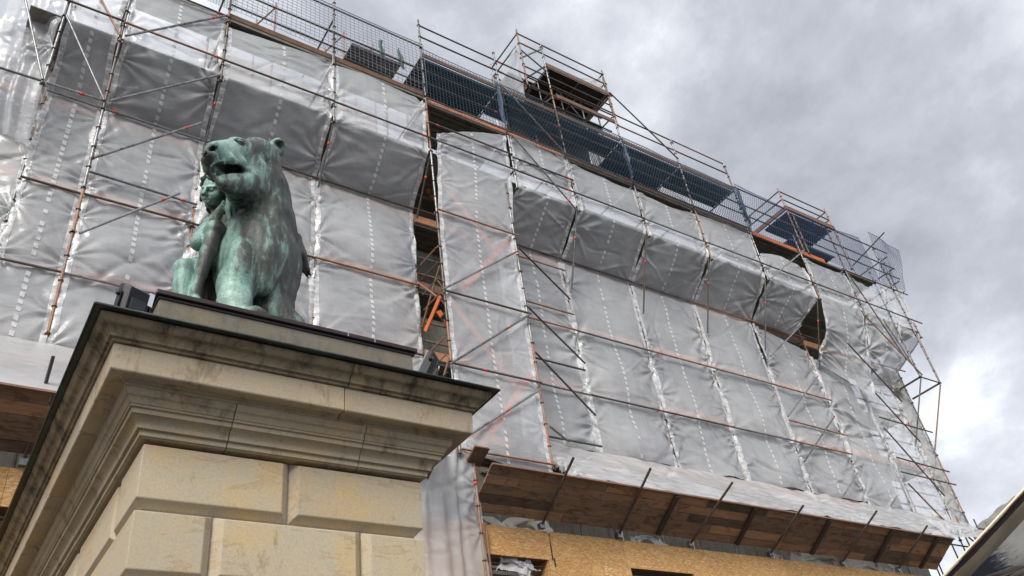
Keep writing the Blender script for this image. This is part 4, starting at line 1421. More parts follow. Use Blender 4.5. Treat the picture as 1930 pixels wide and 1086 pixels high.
for x in (11.6, 12.25, 13.1, 13.95, 14.6):
    pole('standard', (x, 12.55, 20.2), (x, 12.55, 22.3), random.choice(['galv', 'dull']), parent=RP)
    pole('transom', (x, 12.0, 21.2), (x, 13.45, 21.2), 'dull', parent=RP)
for z, y in ((21.75, 12.55), (20.9, 12.3), (21.9, 12.05), (21.4, 12.05)):
    pole('guard_rail', (11.3, y, z), (14.75, y, z), random.choice(['dull', 'rust', 'galv']), parent=RP)
pole('brace', (11.6, 12.55, 20.3), (13.1, 12.55, 22.2), 'galv', parent=RP)
pole('brace', (14.6, 12.55, 20.3), (13.1, 12.55, 22.2), 'galv', parent=RP)
MB().box((12.4, 12.02, 21.0), (14.7, 12.045, 21.16)).build('edge_board', M['brown_board'], RP)
MB().box((11.32, 12.1, 20.9), (11.345, 13.3, 21.06)).build('edge_board', M['brown_board'], RP)
for z in (20.6, 21.0):
    pole('lattice_chord', (12.2, 13.0, z), (14.9, 13.0, z), 'galv', 0.022, RP)
MB().box((11.4, 13.42, 20.25), (14.65, 13.45, 22.3)).build('dark_back_board', M['dark_ply'], RP)

RP2 = thing('roof_platform', 'lower roof platform with ribbed dark deck and brown edge boards, behind blue nets', 'scaffold platform', (23.8, 12.8, 18.5))
for x, y in ((22.4, 11.95), (25.05, 11.95), (22.4, 13.6), (25.05, 13.6), (22.75, 12.0)):
    pole('standard', (x, y, 18.4), (x, y, 21.3 if x != 22.75 else 20.2), 'rust' if y < 12.5 else 'dull', parent=RP2, coll=y < 12.5)
for z in (20.75, 21.15):
    for a, b in (((22.4, 11.95), (25.05, 11.95)), ((22.4, 11.95), (22.4, 13.6)), ((25.05, 11.95), (25.05, 13.6))):
        pole('guard_rail', (*a, z), (*b, z), 'dull', parent=RP2)
deck_bay(22.45, 25.0, 12.0, 13.1, 20.22, M['teal_deck'], RP2)
deck_bay(22.45, 25.0, 12.3, 13.5, 19.2, M['teal_deck'], RP2, 0.4)
for a, b in (((22.38, 11.9, 20.24), (25.1, 11.93, 20.42)), ((22.38, 11.95, 20.24), (22.41, 13.5, 20.42))):
    MB().box(a, b).build('edge_board', M['brown_board'], RP2)
for q, (a, b) in enumerate((((22.6, 12.4, 18.6), (23.6, 13.2, 20.1)), ((23.6, 12.3, 18.6), (22.8, 13.3, 19.9)), ((23.9, 12.5, 18.5), (24.9, 13.2, 20.1)), ((24.9, 12.2, 18.5), (24.0, 13.2, 19.8)))):
    pole('brace', a, b, 'dull', parent=RP2)
for z in (18.9, 19.3, 19.7):
    pole('guard_rail', (22.4, 13.3, z), (25.05, 13.3, z), 'dull', 0.02, parent=RP2)

# ------------------------------------------------------------------ cage of tubes hung out at the far right end
CG = thing('outrigger_frame', 'tube frame cantilevered out from the far end of the scaffold above open air', 'scaffold frame', (27, 12.4, 13))
for x in (26.35, 27.5):
    pole('standard', (x, 12.0, 14.2), (x, 12.0, 18.9 if x < 27 else 20.4), 'galv', parent=CG, coll=True)
    pole('outrigger_beam', (x, 11.95, 14.2), (x - 0.03, 13.1, 14.15), 'dull', 0.035, CG)
    pole('raker', (x, 12.0, 14.15), (x - 0.25, 13.05, 12.1), 'galv' if x < 27 else 'rust', parent=CG)
pole('ledger', (26.35, 12.0, 14.2), (27.55, 12.0, 14.22), 'dull', parent=CG)
pole('raker', (27.55, 12.0, 14.3), (27.72, 12.05, 16.35), 'rust', 0.026, CG)
pole('raker', (26.35, 12.0, 14.3), (25.7, 12.0, 16.4), 'galv', parent=CG)
mixed_standard(27.6, 12.05, 16.4, 20.3, CG, 4)
mixed_standard(28.25, 12.2, 16.4, 20.2, CG, 5)
pole('outrigger', (26.55, 12.6, 19.5), (26.7, 11.0, 20.0), 'dull', parent=CG)
for z in (18.4, 18.9, 19.5, 20.1):
    pole('guard_rail', (28.3, 12.0, z), (28.3, 13.8, z), 'dull', parent=CG)
for z in (9.3, 8.6):
    pole('ledger', (24.5, 12.82, z), (27.9, 12.82, z), 'dull', parent=CG)
for x in (25.2, 26.2, 27.2, 27.9):
    pole('standard', (x, 12.82, 7.5), (x - 0.05, 12.82, 9.6), random.choice(['rust', 'dull']), parent=CG)
pole('brace', (25.4, 12.82, 7.9), (27.3, 12.82, 9.3), 'dull', parent=CG)
pole('brace', (27.8, 12.82, 8.0), (25.9, 12.82, 9.2), 'dull', parent=CG)


# ================================================================== plastic sheeting
def resample(rows, step):
    """rows: list of ((left xyz),(right xyz)); returns arrays PL, PR, s (arc length), with softened bends"""
    Lr = np.array([r[0] for r in rows], float)
    Rr = np.array([r[1] for r in rows], float)
    mid = (Lr + Rr) / 2
    d = np.r_[0, np.cumsum(np.linalg.norm(np.diff(mid, axis=0), axis=1))]
    n = max(8, int(d[-1] / step) + 1)
    s = np.linspace(0, d[-1], n)
    PL = np.stack([np.interp(s, d, Lr[:, i]) for i in range(3)], -1)
    PR = np.stack([np.interp(s, d, Rr[:, i]) for i in range(3)], -1)
    return PL, PR, s, d


SHEET_N = [0]


def sheet(label, rows, seed, mat='sheet', bulge=0.13, ties=None, wr=1.0, top_sag=0.0, bot_sag=0.0, strap=True, bands=(True, True), step=0.033, nu=None, ledgers=(), scal=0.022, fold=0.0, slackdir=-1.0):
    """one hung strip of sheeting; rows run from its top edge to its bottom edge"""
    r_ = np.random.default_rng(seed)
    PL, PR, s, dk = resample(rows, step)
    W_ = np.linalg.norm(PR - PL, axis=1).mean()
    nv = len(s)
    nu = nu or max(10, int(W_ / step) + 1)
    u = np.linspace(0, 1, nu)
    uu, ss = np.meshgrid(u, s, indexing='xy')
    P = PL[:, None, :] * (1 - uu[..., None]) + PR[:, None, :] * uu[..., None]
    dU = np.gradient(P, axis=1)
    dV = np.gradient(P, axis=0)
    nrm = np.cross(dV, dU)
    nrm /= np.linalg.norm(nrm, axis=-1, keepdims=True) + 1e-9
    # soften normals over the bends
    for _ in range(3):
        nrm[1:-1] = (nrm[:-2] + nrm[2:] + nrm[1:-1] * 2) / 4
    nrm /= np.linalg.norm(nrm, axis=-1, keepdims=True) + 1e-9
    X = uu * W_
    # pockets between the ledgers that press on the strip
    cuts = sorted(set([0.0, s[-1]] + [float(x) for x in ledgers] + [float(x) for x in dk[1:-1]]))
    pocket = np.zeros_like(X)
    for a, b in zip(cuts[:-1], cuts[1:]):
        if b - a < 0.15:
            continue
        t = np.clip((ss - a) / (b - a), 0, 1)
        amp = bulge * r_.uniform(0.6, 1.3) * min(1, (b - a) / 1.4) * r_.choice([1, 1, 1, -0.2])
        m = (ss >= a) & (ss <= b)
        if len(dk) == 4 and b <= dk[2] + 1e-6:        # the outer band and the taut soffit belly less
            amp *= 0.45
        skew = r_.uniform(1.1, 2.0)
        pocket += np.where(m, amp * np.sin(np.pi * t ** skew) ** 0.9 * (np.sin(np.pi * uu) ** 0.7), 0)
    D = -pocket * slackdir
    # radial tension folds from every tie on both edges
    ty = []
    sp = 0.0 + r_.uniform(0.1, 0.4)
    while sp < s[-1]:
        ty.append(sp)
        sp += r_.uniform(0.75, 1.15)
    ty += [float(x) for x in ledgers]
    tl, tr_ = [], []
    for e in (0, 1):
        for y0 in ty:
            if r_.random() < 0.2:
                continue
            y = y0 + r_.uniform(-0.06, 0.06)
            dx = (X - e * W_)
            dy = (ss - y)
            dd = np.sqrt(dx * dx + dy * dy) + 1e-4
            th = np.arctan2(dy, np.abs(dx) + 1e-4)
            k = r_.uniform(7, 14)
            ph = r_.uniform(0, 6.28)
            ln = r_.uniform(0.28, 0.75)
            a = r_.uniform(0.016, 0.036) * wr
            wav = np.sin(th * k + ph + 1.2 * np.sin(th * 3.1 + ph * 2))
            D += a * wav * np.exp(-dd / ln) * np.clip(dd / 0.07, 0, 1)
            for _k in range(5):                          # sharp straight creases pulled out of the tie
                an = r_.uniform(-1.35, 1.35)
                al = np.abs(dx) * math.cos(an) + dy * math.sin(an)
                ac = -np.abs(dx) * math.sin(an) + dy * math.cos(an)
                D += r_.uniform(0.010, 0.024) * r_.choice([-1, 1]) * min(wr, 1.6) * np.exp(-(ac / (0.018 + 0.05 * np.clip(al, 0, 3))) ** 2) * np.exp(-np.clip(al, 0, 9) / (ln * 1.3)) * np.clip(al / 0.06, 0, 1)
            D += 0.015 * wr * np.exp(-(dd / 0.16) ** 2) * slackdir
            (tl if e == 0 else tr_).append(y)
    # long slack folds pulling across from corner to corner
    for _ in range(int(3 + 3 * wr + W_ * s[-1] * 0.5)):
        x0, y0 = r_.uniform(0, W_), r_.uniform(0, s[-1])
        an = r_.uniform(-0.7, 0.7) + (math.pi / 2 if r_.random() < 0.15 else 0)
        al = (X - x0) * math.cos(an) + (ss - y0) * math.sin(an)
        ac = -(X - x0) * math.sin(an) + (ss - y0) * math.cos(an)
        w = r_.uniform(0.015, 0.055)
        ln = r_.uniform(0.3, 1.1)
        a = r_.uniform(0.010, 0.030) * wr * r_.choice([-1, 1])
        D += a * np.exp(-(ac + 0.08 * np.sin(al * 3)) ** 2 / (2 * w * w)) * np.exp(-(al / ln) ** 2)
    D += wr * 0.010 * smooth_noise(D.shape, (max(2, int(s[-1] / 0.35)), max(2, int(W_ / 0.5))), seed + 1)
    D += wr * 0.005 * smooth_noise(D.shape, (max(2, int(s[-1] / 0.12)), max(2, int(W_ / 0.25))), seed + 2)
    if fold:                                           # curtain-like vertical folds
        ph = 2.2 * smooth_noise((1, nu), (1, 5), seed + 3)[0]
        lean = 0.9 * (ss / s[-1]) * smooth_noise(D.shape, (2, 4), seed + 4)
        D += fold * np.sin(uu * W_ * 17 + ph + lean) * np.clip(ss / 0.3, 0.2, 1)
    P = P + nrm * D[..., None]
    # scalloped side edges between the ties
    sc_ = np.abs(np.sin(np.pi * (s / 0.95 + r_.uniform(0, 1)))) * scal
    sc2 = np.abs(np.sin(np.pi * (s / 0.95 + r_.uniform(0, 1)))) * scal
    dirU = (PR - PL) / (np.linalg.norm(PR - PL, axis=1, keepdims=True) + 1e-9)
    P += dirU[:, None, :] * (sc_[:, None] * np.clip(1 - uu / 0.25, 0, 1) - sc2[:, None] * np.clip(1 - (1 - uu) / 0.25, 0, 1))[..., None]
    dirV = (np.gradient(PL, axis=0) + np.gradient(PR, axis=0))
    dirV /= np.linalg.norm(dirV, axis=1, keepdims=True) + 1e-9
    if top_sag:
        tf = np.clip(1 - ss / max(0.9, abs(top_sag) * 3), 0, 1)
        P += dirV[:, None, :] * (top_sag * np.sin(np.pi * uu) * tf)[..., None]
    if bot_sag:
        tf = np.clip(1 - (s[-1] - ss) / 0.9, 0, 1)
        P += dirV[:, None, :] * (bot_sag * (np.sin(np.pi * uu * 2.0) * 0.5 + np.sin(np.pi * uu * 5 + seed) * 0.3) * tf)[..., None]
    o = grid_mesh('plastic_sheet', P, M[mat])
    tag(o, label, 'plastic sheet', 'plastic sheets hung on the scaffolding')

    def off(i_, dist):
        return P[:, i_] + nrm[:, i_] * dist

    def at(x, dist=0.006):
        f = x * (nu - 1)
        i = min(nu - 2, max(0, int(f)))
        t = f - i
        return P[:, i] * (1 - t) + P[:, i + 1] * t + nrm[:, i] * dist
    # eyelet bands along the two edges
    for e, on in zip((0, 1), bands):
        if not on:
            continue
        w = 0.11 / W_
        xs = [w * q / 3 if e == 0 else 1 - w * q / 3 for q in range(4)]
        wob = 0.012 * np.sin(s * 23 + seed) + 0.008 * np.sin(s * 61)
        G = np.stack([at(x) + nrm[:, nu // 2] * (wob * (1 if j in (1, 2) else 0.3))[:, None] for j, x in enumerate(xs)], 1)
        if e == 1:
            G = G[:, ::-1]
        grid_mesh('eyelet_band', G, M['band'], o)
    if strap:                                          # reinforcing tape woven through the middle: dashes
        x0 = 0.5 + r_.uniform(-0.03, 0.03)
        vs_, fs_ = [], []
        wd = 0.036 / W_
        A, B_ = at(x0 - wd, 0.010), at(x0 + wd, 0.010)
        pos = 0.05
        while pos < s[-1] - 0.1:
            ln = 0.092 * r_.uniform(0.8, 1.15)
            if r_.random() < 0.06:
                pos += 0.15
                continue
            q = len(vs_)
            sk = 0.02
            pts = []
            for sv, arr, dz in ((pos, A, 0), (pos + sk, B_, 0), (pos + ln + sk, B_, 0), (pos + ln, A, 0)):
                pts.append([np.interp(sv, s, arr[:, i]) for i in range(3)])
            vs_ += pts
            fs_.append((q + 3, q + 2, q + 1, q))
            pos += 0.150
        st = mobj('reinforcing_strap', vs_, fs_, M['band'], o)
        st['kind'] = 'stuff'
    return o


def col(x0o, x1o, x0i, x1i, ztop, zbot, ze=16.38, zb=15.30, gap=-0.015, yo=YO + 0.03, yi=YI):
    """rows of a strip: upper band on the outer row, sloping soffit, lower band on the inner row"""
    zl, zr = ztop if isinstance(ztop, tuple) else (ztop, ztop)
    return [((x0o + gap, yo, zl), (x1o - gap, yo, zr)), ((x0o + 0.045, yo, ze), (x1o - 0.045, yo, ze)), ((x0i + gap, yi, zb), (x1i - gap, yi, zb)), ((x0i + gap, yi, zbot), (x1i - gap, yi, zbot))]


LG = lambda zt, zs: [abs(zt - z) for z in zs]
sheet('plastic sheet on the narrow bay beside the corner curtain, steep brace in front', col(-0.37, 0.655, -0.3, 0.72, 19.6, 9.6, 16.45, 15.35), 101, bulge=0.05, ledgers=[2.7, 4.35 + 2.3, 4.35 + 4.2])
sheet('plastic sheet behind two long rising braces, second bay from the left corner', col(0.655, 2.66, 0.72, 2.7, 18.42, 9.6, 16.45, 15.38), 102, wr=1.7, ledgers=[1.5, 3.5 + 2.3, 3.5 + 4.2])
sheet('plastic sheet with sagging top edge behind the lioness head', col(2.66, 5.2, 2.7, 5.2, (18.1, 18.4), 9.6, 16.42, 15.36), 103, wr=1.3, top_sag=-0.05, ledgers=[1.5, 3.5 + 2.3, 3.5 + 4.2])
sheet('plastic sheet left of the dark open gap beside the projecting bay', col(5.2, 7.7, 5.2, 7.66, (18.3, 18.22), 9.2, 16.38, 15.32), 104, wr=1.1, top_sag=-0.15, ledgers=[1.4, 3.4 + 2.3, 3.4 + 4.2])
# projecting stair bay: flat from top to bottom
sheet('flat plastic sheet of the projecting bay with orange stairs showing through', [((7.92, YO + 0.02, 17.2), (10.14, YO + 0.02, 18.2)), ((7.86, YO + 0.02, 16.3), (10.1, YO + 0.02, 16.4)), ((7.75, YO + 0.03, 14.5), (9.86, YO + 0.04, 14.5)), ((7.75, YO + 0.03, 8.55), (9.86, YO + 0.04, 8.2))],
      105, wr=0.9, bulge=0.07, top_sag=-0.12, ledgers=[1.0, 3.2, 5.5, 7.3])
ZT = {0: (18.25, 18.3), 1: (18.2, 18.08), 2: (18.15, 18.1), 3: (18.12, 18.15), 4: (17.45, 17.5), 5: (18.1, 18.1), 6: (18.0, 18.0)}
RO = [10.2, 12.2, 14.7, 17.2, 19.7, 22.2, 24.65, 26.6, 28.2]
RI = [10.0, 12.1, 14.55, 17.0, 19.5, 22.0, 24.2, 26.2, 27.2]
LAB = ['narrow plastic sheet just right of the projecting bay, crossed by dark slanting braces', 'plastic sheet second to the right of the projecting bay, its top edge curving down', 'plastic sheet third to the right of the projecting bay, slack folds under the dark net',
       'plastic sheet fourth to the right of the projecting bay, left of the torn opening', 'torn plastic sheet gaping open under the overhang, showing dark decks inside']
for i in range(4):
    sheet(LAB[i], col(RO[i], RO[i + 1], RI[i], RI[i + 1], ZT[i], 9.6, 16.36, 15.25), 110 + i, wr=1.1 if i else 1.2, bulge=0.13 if i else 0.06, top_sag=(-0.15, 0.10, 0.16, -0.05)[i], ledgers=[1.4, 3.45 + 2.3, 3.45 + 4.15], bot_sag=0.06)
# torn bay: upper strip with its soffit pulled to the left, and a separate lower strip whose corner has blown open
sheet('torn plastic sheet gaping open on its right side under the overhang', [((19.76, YO + 0.03, 17.4), (22.1, YO + 0.03, 17.5)), ((19.76, YO + 0.03, 16.3), (22.14, YO + 0.03, 16.28)), ((19.62, YO + 0.45, 15.85), (21.75, YO + 0.45, 15.7)), ((19.56, YI, 15.25), (21.35, YI - 0.05, 15.2))], 120, wr=1.4, bulge=0.07, top_sag=-0.2, ledgers=[0.7])
sheet('puffed out plastic sheet below the torn opening, with braces across it', [((19.52, YI, 15.2), (21.98, YI + 0.03, 14.75)), ((19.58, YI, 13.9), (22.02, YI, 13.6)), ((19.48, YI, 12.9), (22.02, YI, 12.9)), ((19.48, YI, 9.6), (22.02, YI, 9.6))], 121, wr=1.5, bulge=0.07, ledgers=[1.4, 2.4, 4.2], bot_sag=0.05, slackdir=-1.0)
# loose flap bays further right
sheet('loose plastic flap hanging steeply from the overhang, right of the torn opening', [((22.28, YO + 0.03, 18.1), (24.6, YO + 0.03, 18.1)), ((22.28, YO + 0.03, 16.3), (24.55, YO + 0.03, 16.2)), ((22.25, YO + 0.25, 15.2), (24.35, YO + 0.25, 15.0)), ((22.0, YI - 0.15, 14.3), (24.05, YO + 0.6, 13.2)), ], 122, wr=1.5, bulge=0.10, top_sag=0.12, ledgers=[1.3], slackdir=-1.0)
sheet('slack plastic sheet with long diagonal folds below the loose flap', [((21.97, YI, 14.6), (24.22, YI - 0.1, 13.5)), ((21.97, YI, 12.9), (24.24, YI, 12.6)), ((21.97, YI, 11.0), (24.24, YI, 11.0)), ((21.97, YI, 9.5), (24.24, YI, 9.4))], 123, wr=1.8, bulge=0.10, bot_sag=0.05)
sheet('crumpled plastic flap next to the far end, behind a long dark brace', [((24.62, YO + 0.03, 18.05), (26.55, YO + 0.03, 17.95)), ((24.60, YO + 0.03, 16.25), (26.5, YO + 0.03, 16.1)), ((24.36, YO + 0.3, 15.0), (26.3, YO + 0.3, 15.0)), ((24.2, YI - 0.1, 14.0), (25.9, YI - 0.1, 14.2))], 124, wr=1.5, bulge=0.09, top_sag=0.1, ledgers=[1.3], slackdir=-1.0)
sheet('pale plastic sheet under the crumpled flap, with rusty tubes and braces across', [((24.16, YI, 14.6), (26.2, YI, 14.7)), ((24.17, YI, 12.0), (26.2, YI, 12.0)), ((24.17, YI, 9.45), (26.15, YI, 9.45))], 125, 'sheet', wr=1.3, bulge=0.05, ledgers=[1.4, 2.8, 3.3])
sheet('pale plastic sheet at the far end of the overhang, above the outrigger frame', [((26.62, YO + 0.03, 18.6), (28.25, YO + 0.1, 18.4)), ((26.62, YO + 0.03, 16.2), (27.85, YO + 0.1, 16.1)), ((26.3, YI, 15.3), (27.5, YI + 0.2, 15.3))], 126, 'sheet', wr=1.2, bulge=0.05, strap=False, ledgers=[1.6])
sheet('thin see-through plastic strip at the far lower end, sky showing behind', [((26.2, YI, 15.2), (27.35, YI + 0.15, 15.2)), ((26.22, YI, 12.7), (27.2, YI + 0.1, 12.7)), ((26.2, YI, 9.5), (27.25, YI + 0.1, 9.45))], 127, 'sheet_old', wr=1.2, bulge=0.05, strap=False, ledgers=[2.5, 4.0, 4.5])
# left corner: crumpled curtain and oblique return
sheet('crumpled hanging plastic curtain at the left corner of the scaffold', [((-1.38, YI + 0.1, 19.5), (-0.42, YO + 0.05, 19.5)), ((-1.38, YI + 0.1, 16.3), (-0.40, YO + 0.08, 16.3)), ((-1.3, YI + 0.1, 14.2), (-0.30, YI - 0.1, 13.7))], 130, 'sheet', wr=1.5, strap=False, bands=(False, False), fold=0.05, step=0.03)
sheet('dusty plastic sheet with star-shaped creases at the far left edge', [((-1.42, YI + 0.25, 17.5), (-0.24, YI + 0.04, 16.2)), ((-1.5, YI + 0.25, 13.0), (-0.24, YI + 0.02, 13.0)), ((-1.6, YI + 0.25, 9.4), (-0.24, YI + 0.02, 9.6))], 131, 'sheet', wr=2.0, strap=False, bulge=0.06)
for lab_, x_, seed_ in (('dark green net strip hanging left behind the pale net', 7.25, 71), ('dark green net strip hanging right behind the pale net, by the corner standard', 7.85, 72)):
    V_, U_ = np.meshgrid(np.linspace(0, 1, 16), np.linspace(0, 1, 6), indexing='ij')
    P = np.stack([x_ + 0.22 * U_ * (0.4 + 0.6 * V_) + 0.02 * smooth_noise((16, 6), (4, 2), seed_), 13.5 + 0.05 * smooth_noise((16, 6), (6, 3), seed_ + 1), 22.3 - 0.85 * V_ + 0 * U_], -1)
    tag(grid_mesh('net_strip', P, M['green_net']), lab_, 'net strip', 'green net strips')
# sheets that run out over the protective fan
sheet('long white plastic skirt draped from the sheets over the timber fan', [((10.1, YI - 0.06, 9.62), (26.6, YI - 0.06, 9.5)), ((10.0, YI - 0.5, 9.05), (26.6, YI - 0.45, 9.1)), ((9.95, 11.62, 8.15), (22.9, 11.62, 8.15))], 140, 'sheet_white', wr=3.2, strap=False, bands=(False, False), nu=330, bulge=0.03)
sheet('tapering end of the white plastic skirt blown out past the fan', [((22.6, 11.9, 8.75), (27.6, YI - 0.2, 9.2)), ((22.85, 11.7, 8.3), (27.8, YI - 0.3, 9.1)), ((23.0, 11.62, 8.15), (27.75, YI - 0.4, 9.02))], 141, 'sheet_white', wr=1.6, strap=False, bands=(False, False), bulge=0.02)
sheet('white plastic skirt over the left timber fan, behind the pier', [((-3.2, YI - 0.05, 9.78), (7.4, YI - 0.05, 9.65)), ((-3.2, YI - 0.5, 9.2), (7.4, YI - 0.5, 9.1)), ((-3.4, 11.62, 8.15), (7.3, 11.62, 8.15))], 142, 'sheet_white', wr=1.3, strap=False, bands=(False, False), nu=240, bulge=0.04)
sheet('plastic sheet hanging from the projecting bay down beside the pier', [((7.1, 12.05, 9.15), (8.02, YO + 0.02, 8.75)), ((6.4, 11.9, 8.0), (8.14, 12.15, 7.9)), ((6.3, 11.85, 7.0), (8.30, 12.35, 7.2)), ((6.3, 11.9, 5.4), (8.36, 12.4, 5.4))], 143, 'sheet', wr=0.8, strap=False, bands=(False, True), fold=0.02, bulge=0.01)
# white sheets round the roof platforms
sheet('dusty plastic side sheet of the topmost roof platform', [((11.25, 12.02, 23.0), (11.25, 13.5, 22.2)), ((11.25, 12.05, 22.0), (11.25, 13.6, 21.4)), ((11.2, 12.1, 20.3), (11.2, 13.6, 20.3))], 150, 'sheet', strap=False, bands=(False, False), wr=1.3)
sheet('dusty plastic back sheet behind the topmost platform rails', [((11.3, 13.65, 23.3), (14.9, 13.65, 23.1)), ((11.3, 13.65, 20.3), (14.9, 13.65, 20.3))], 151, 'sheet_old', strap=False, bands=(False, False), wr=1.3)
sheet('small plastic sheet tied to the right corner of the topmost platform', [((13.7, 12.6, 23.25), (14.72, 12.1, 23.3)), ((13.8, 12.9, 22.5), (14.74, 12.3, 22.4))], 152, 'sheet_white', strap=False, bands=(False, False), wr=1.6)
sheet('dusty plastic wall right of the topmost platform, against the sky', [((14.9, 13.7, 22.3), (19.3, 13.7, 20.9)), ((14.9, 13.6, 20.2), (19.3, 13.6, 20.2))], 153, 'sheet_old', strap=False, bands=(False, False), wr=1.2)
sheet('long low plastic cover behind the pale net', [((2.9, 14.6, 20.6), (7.6, 14.6, 20.4)), ((2.9, 14.3, 18.6), (7.6, 14.3, 18.6))], 154, 'sheet_old', strap=False, bands=(False, False), wr=1.0)


# ================================================================== safety nets: real strands
def net(label, name, c00, c10, c01, c11, cell, mat, sag=0.05, r=0.0042, seed=1, hexa=False):
    """c00 bottom-left, c10 bottom-right, c01 top-left, c11 top-right; diamond or square mesh of thin strands"""
    c00, c10, c01, c11 = map(np.array, (c00, c10, c01, c11))
    Wn = np.linalg.norm(c10 - c00)
    Hn = np.linalg.norm(c01 - c00)
    nu, nv = max(2, int(Wn / cell)), max(2, int(Hn / cell))
    U, V = np.meshgrid(np.linspace(0, 1, nu + 1), np.linspace(0, 1, nv + 1), indexing='xy')
    if hexa:
        U = U + (0.5 / nu) * (np.arange(nv + 1)[:, None] % 2) * ((U > 0) & (U < 1))
    P = (c00 * (1 - U[..., None]) + c10 * U[..., None]) * (1 - V[..., None]) + (c01 * (1 - U[..., None]) + c11 * U[..., None]) * V[..., None]
    nd = np.cross(c10 - c00, c01 - c00)
    nd = nd / np.linalg.norm(nd)
    bil = sag * np.sin(np.pi * V) * (0.6 + 0.4 * np.sin(U * Wn * 1.3 + seed)) + 0.3 * sag * smooth_noise(U.shape, (3, max(3, int(Wn))), seed)
    P = P + nd * bil[..., None]
    P[..., 2] += 0.04 * smooth_noise(U.shape, (3, max(3, int(Wn * 1.5))), seed + 1) * np.sin(np.pi * V)
    seg = []
    if hexa:
        for j in range(nv):
            for i in range(nu + 1):
                seg.append((P[j, i], P[j + 1, i]))
                i2 = i + 1 if j % 2 else i - 1
                if 0 <= i2 <= nu:
                    seg.append((P[j, i], P[j + 1, i2]))
    else:
        for j in range(nv + 1):
            for i in range(nu + 1):
                if i < nu:
                    seg.append((P[j, i], P[j, i + 1]))
                if j < nv:
                    seg.append((P[j, i], P[j + 1, i]))
    S = np.array(seg)
    a, b = S[:, 0], S[:, 1]
    d = b - a
    d /= np.linalg.norm(d, axis=1, keepdims=True)
    x = np.cross(d, nd)
    y = np.cross(d, x)
    ring = [x * math.cos(t) * r + y * math.sin(t) * r for t in (0, 2.094, 4.189)]
    Vt = np.stack([a + ring[0], a + ring[1], a + ring[2], b + ring[0], b + ring[1], b + ring[2]], 1).reshape(-1, 3)
    base = np.arange(len(S))[:, None] * 6
    F_ = np.concatenate([base + np.array(q)[None] for q in ((0, 1, 4, 3), (1, 2, 5, 4), (2, 0, 3, 5))])
    me = bpy.data.meshes.new(name)
    me.vertices.add(len(Vt))
    me.vertices.foreach_set('co', Vt.reshape(-1).astype(np.float32))
    me.loops.add(F_.size)
    me.loops.foreach_set('vertex_index', F_.reshape(-1).astype(np.int32))
    me.polygons.add(len(F_))
    me.polygons.foreach_set('loop_start', np.arange(0, F_.size, 4, dtype=np.int32))
    me.polygons.foreach_set('loop_total', np.full(len(F_), 4, dtype=np.int32))
    me.update(calc_edges=True)
    o = put(name, me, M[mat])
    tag(o, label, 'safety net', 'safety nets along the top of the scaffold')
    # rope along the top hem
    rp = MB()
    for i in range(nu):
        rp.tube(P[-1, i], P[-1, i + 1], 0.010, 5)
    rp.build('hem_rope', M[mat], o)
    return o


net('pale wide-meshed safety net on the rails above the second and third sheets', 'safety_net', (2.66, 11.9, 18.65), (7.7, 11.9, 18.5), (2.66, 11.9, 20.5), (7.7, 11.9, 20.45), 0.115, 'white_net', 0.03, 0.006, 1)
net('green bunched safety net at the top left edge', 'safety_net', (0.7, 11.9, 18.55), (2.75, 11.9, 18.62), (0.7, 11.9, 20.6), (2.75, 11.9, 20.5), 0.06, 'green_net', 0.06, 0.005, 2)
net('dark navy safety net over the projecting bay', 'safety_net', (7.7, 11.92, 18.1), (10.2, 11.92, 18.3), (7.7, 11.92, 20.3), (10.2, 11.92, 20.25), 0.10, 'navy_net', 0.05, 0.006, 3)
net('dark navy diamond net under the topmost platform', 'safety_net', (10.2, 11.92, 18.25), (19.7, 11.92, 18.1), (10.2, 11.92, 20.25), (19.7, 11.92, 20.2), 0.10, 'navy_net', 0.12, 0.008, 4, True)
net('dark navy net behind the deck under the topmost platform', 'safety_net', (8.0, 13.3, 18.3), (19.7, 13.3, 18.3), (8.0, 13.3, 20.1), (19.7, 13.3, 20.1), 0.09, 'navy_net', 0.08, 0.007, 5)
net('open blue diamond net left of the lower platform, sky behind', 'safety_net', (19.72, 11.92, 18.1), (22.25, 11.92, 18.3), (19.72, 11.92, 20.35), (22.25, 11.92, 20.25), 0.10, 'blue_net', 0.05, 0.0055, 6, True)
net('blue diamond net in front of the lower platform', 'safety_net', (22.25, 11.9, 18.3), (25.1, 11.9, 18.2), (22.25, 11.9, 20.2), (25.1, 11.9, 20.25), 0.10, 'blue_net', 0.05, 0.0055, 7, True)
net('blue diamond net right of the lower platform', 'safety_net', (25.1, 11.92, 18.2), (26.6, 11.92, 18.2), (25.1, 11.92, 20.25), (26.6, 11.92, 20.4), 0.10, 'blue_net', 0.05, 0.0055, 8, True)
net('curved blue net stretched to the outrigger tube at the far end', 'safety_net', (26.6, 12.0, 18.3), (28.3, 12.0, 18.4), (26.65, 11.5, 20.4), (28.25, 11.5, 20.0), 0.095, 'blue_net', 0.22, 0.0055, 9, True)

for lab_, x_, z_, sd_ in (('bunched blue net end knotted to the standard right of the projecting bay', 10.05, 20.2, 81), ('bunched blue net end knotted under the topmost platform, right corner', 14.62, 20.1, 82), ('bunched dark net end hanging from the far standard left of the open blue net', 19.72, 20.2, 83)):
    V_, U_ = np.meshgrid(np.linspace(0, 1, 26), np.linspace(-1, 1, 9), indexing='ij')
    wd_ = 0.03 + 0.07 * np.sin(np.pi * V_) ** 1.5
    P = np.stack([x_ + U_ * wd_ + 0.05 * smooth_noise((26, 9), (6, 2), sd_), 11.88 - 0.06 * np.cos(U_ * 4) * np.sin(np.pi * V_) + 0.05 * smooth_noise((26, 9), (7, 6), sd_ + 1), z_ - 1.7 * V_ + 0 * U_], -1)
    tag(grid_mesh('net_bundle', P, M['navy_net']), lab_, 'net bundle', 'bunched net ends')


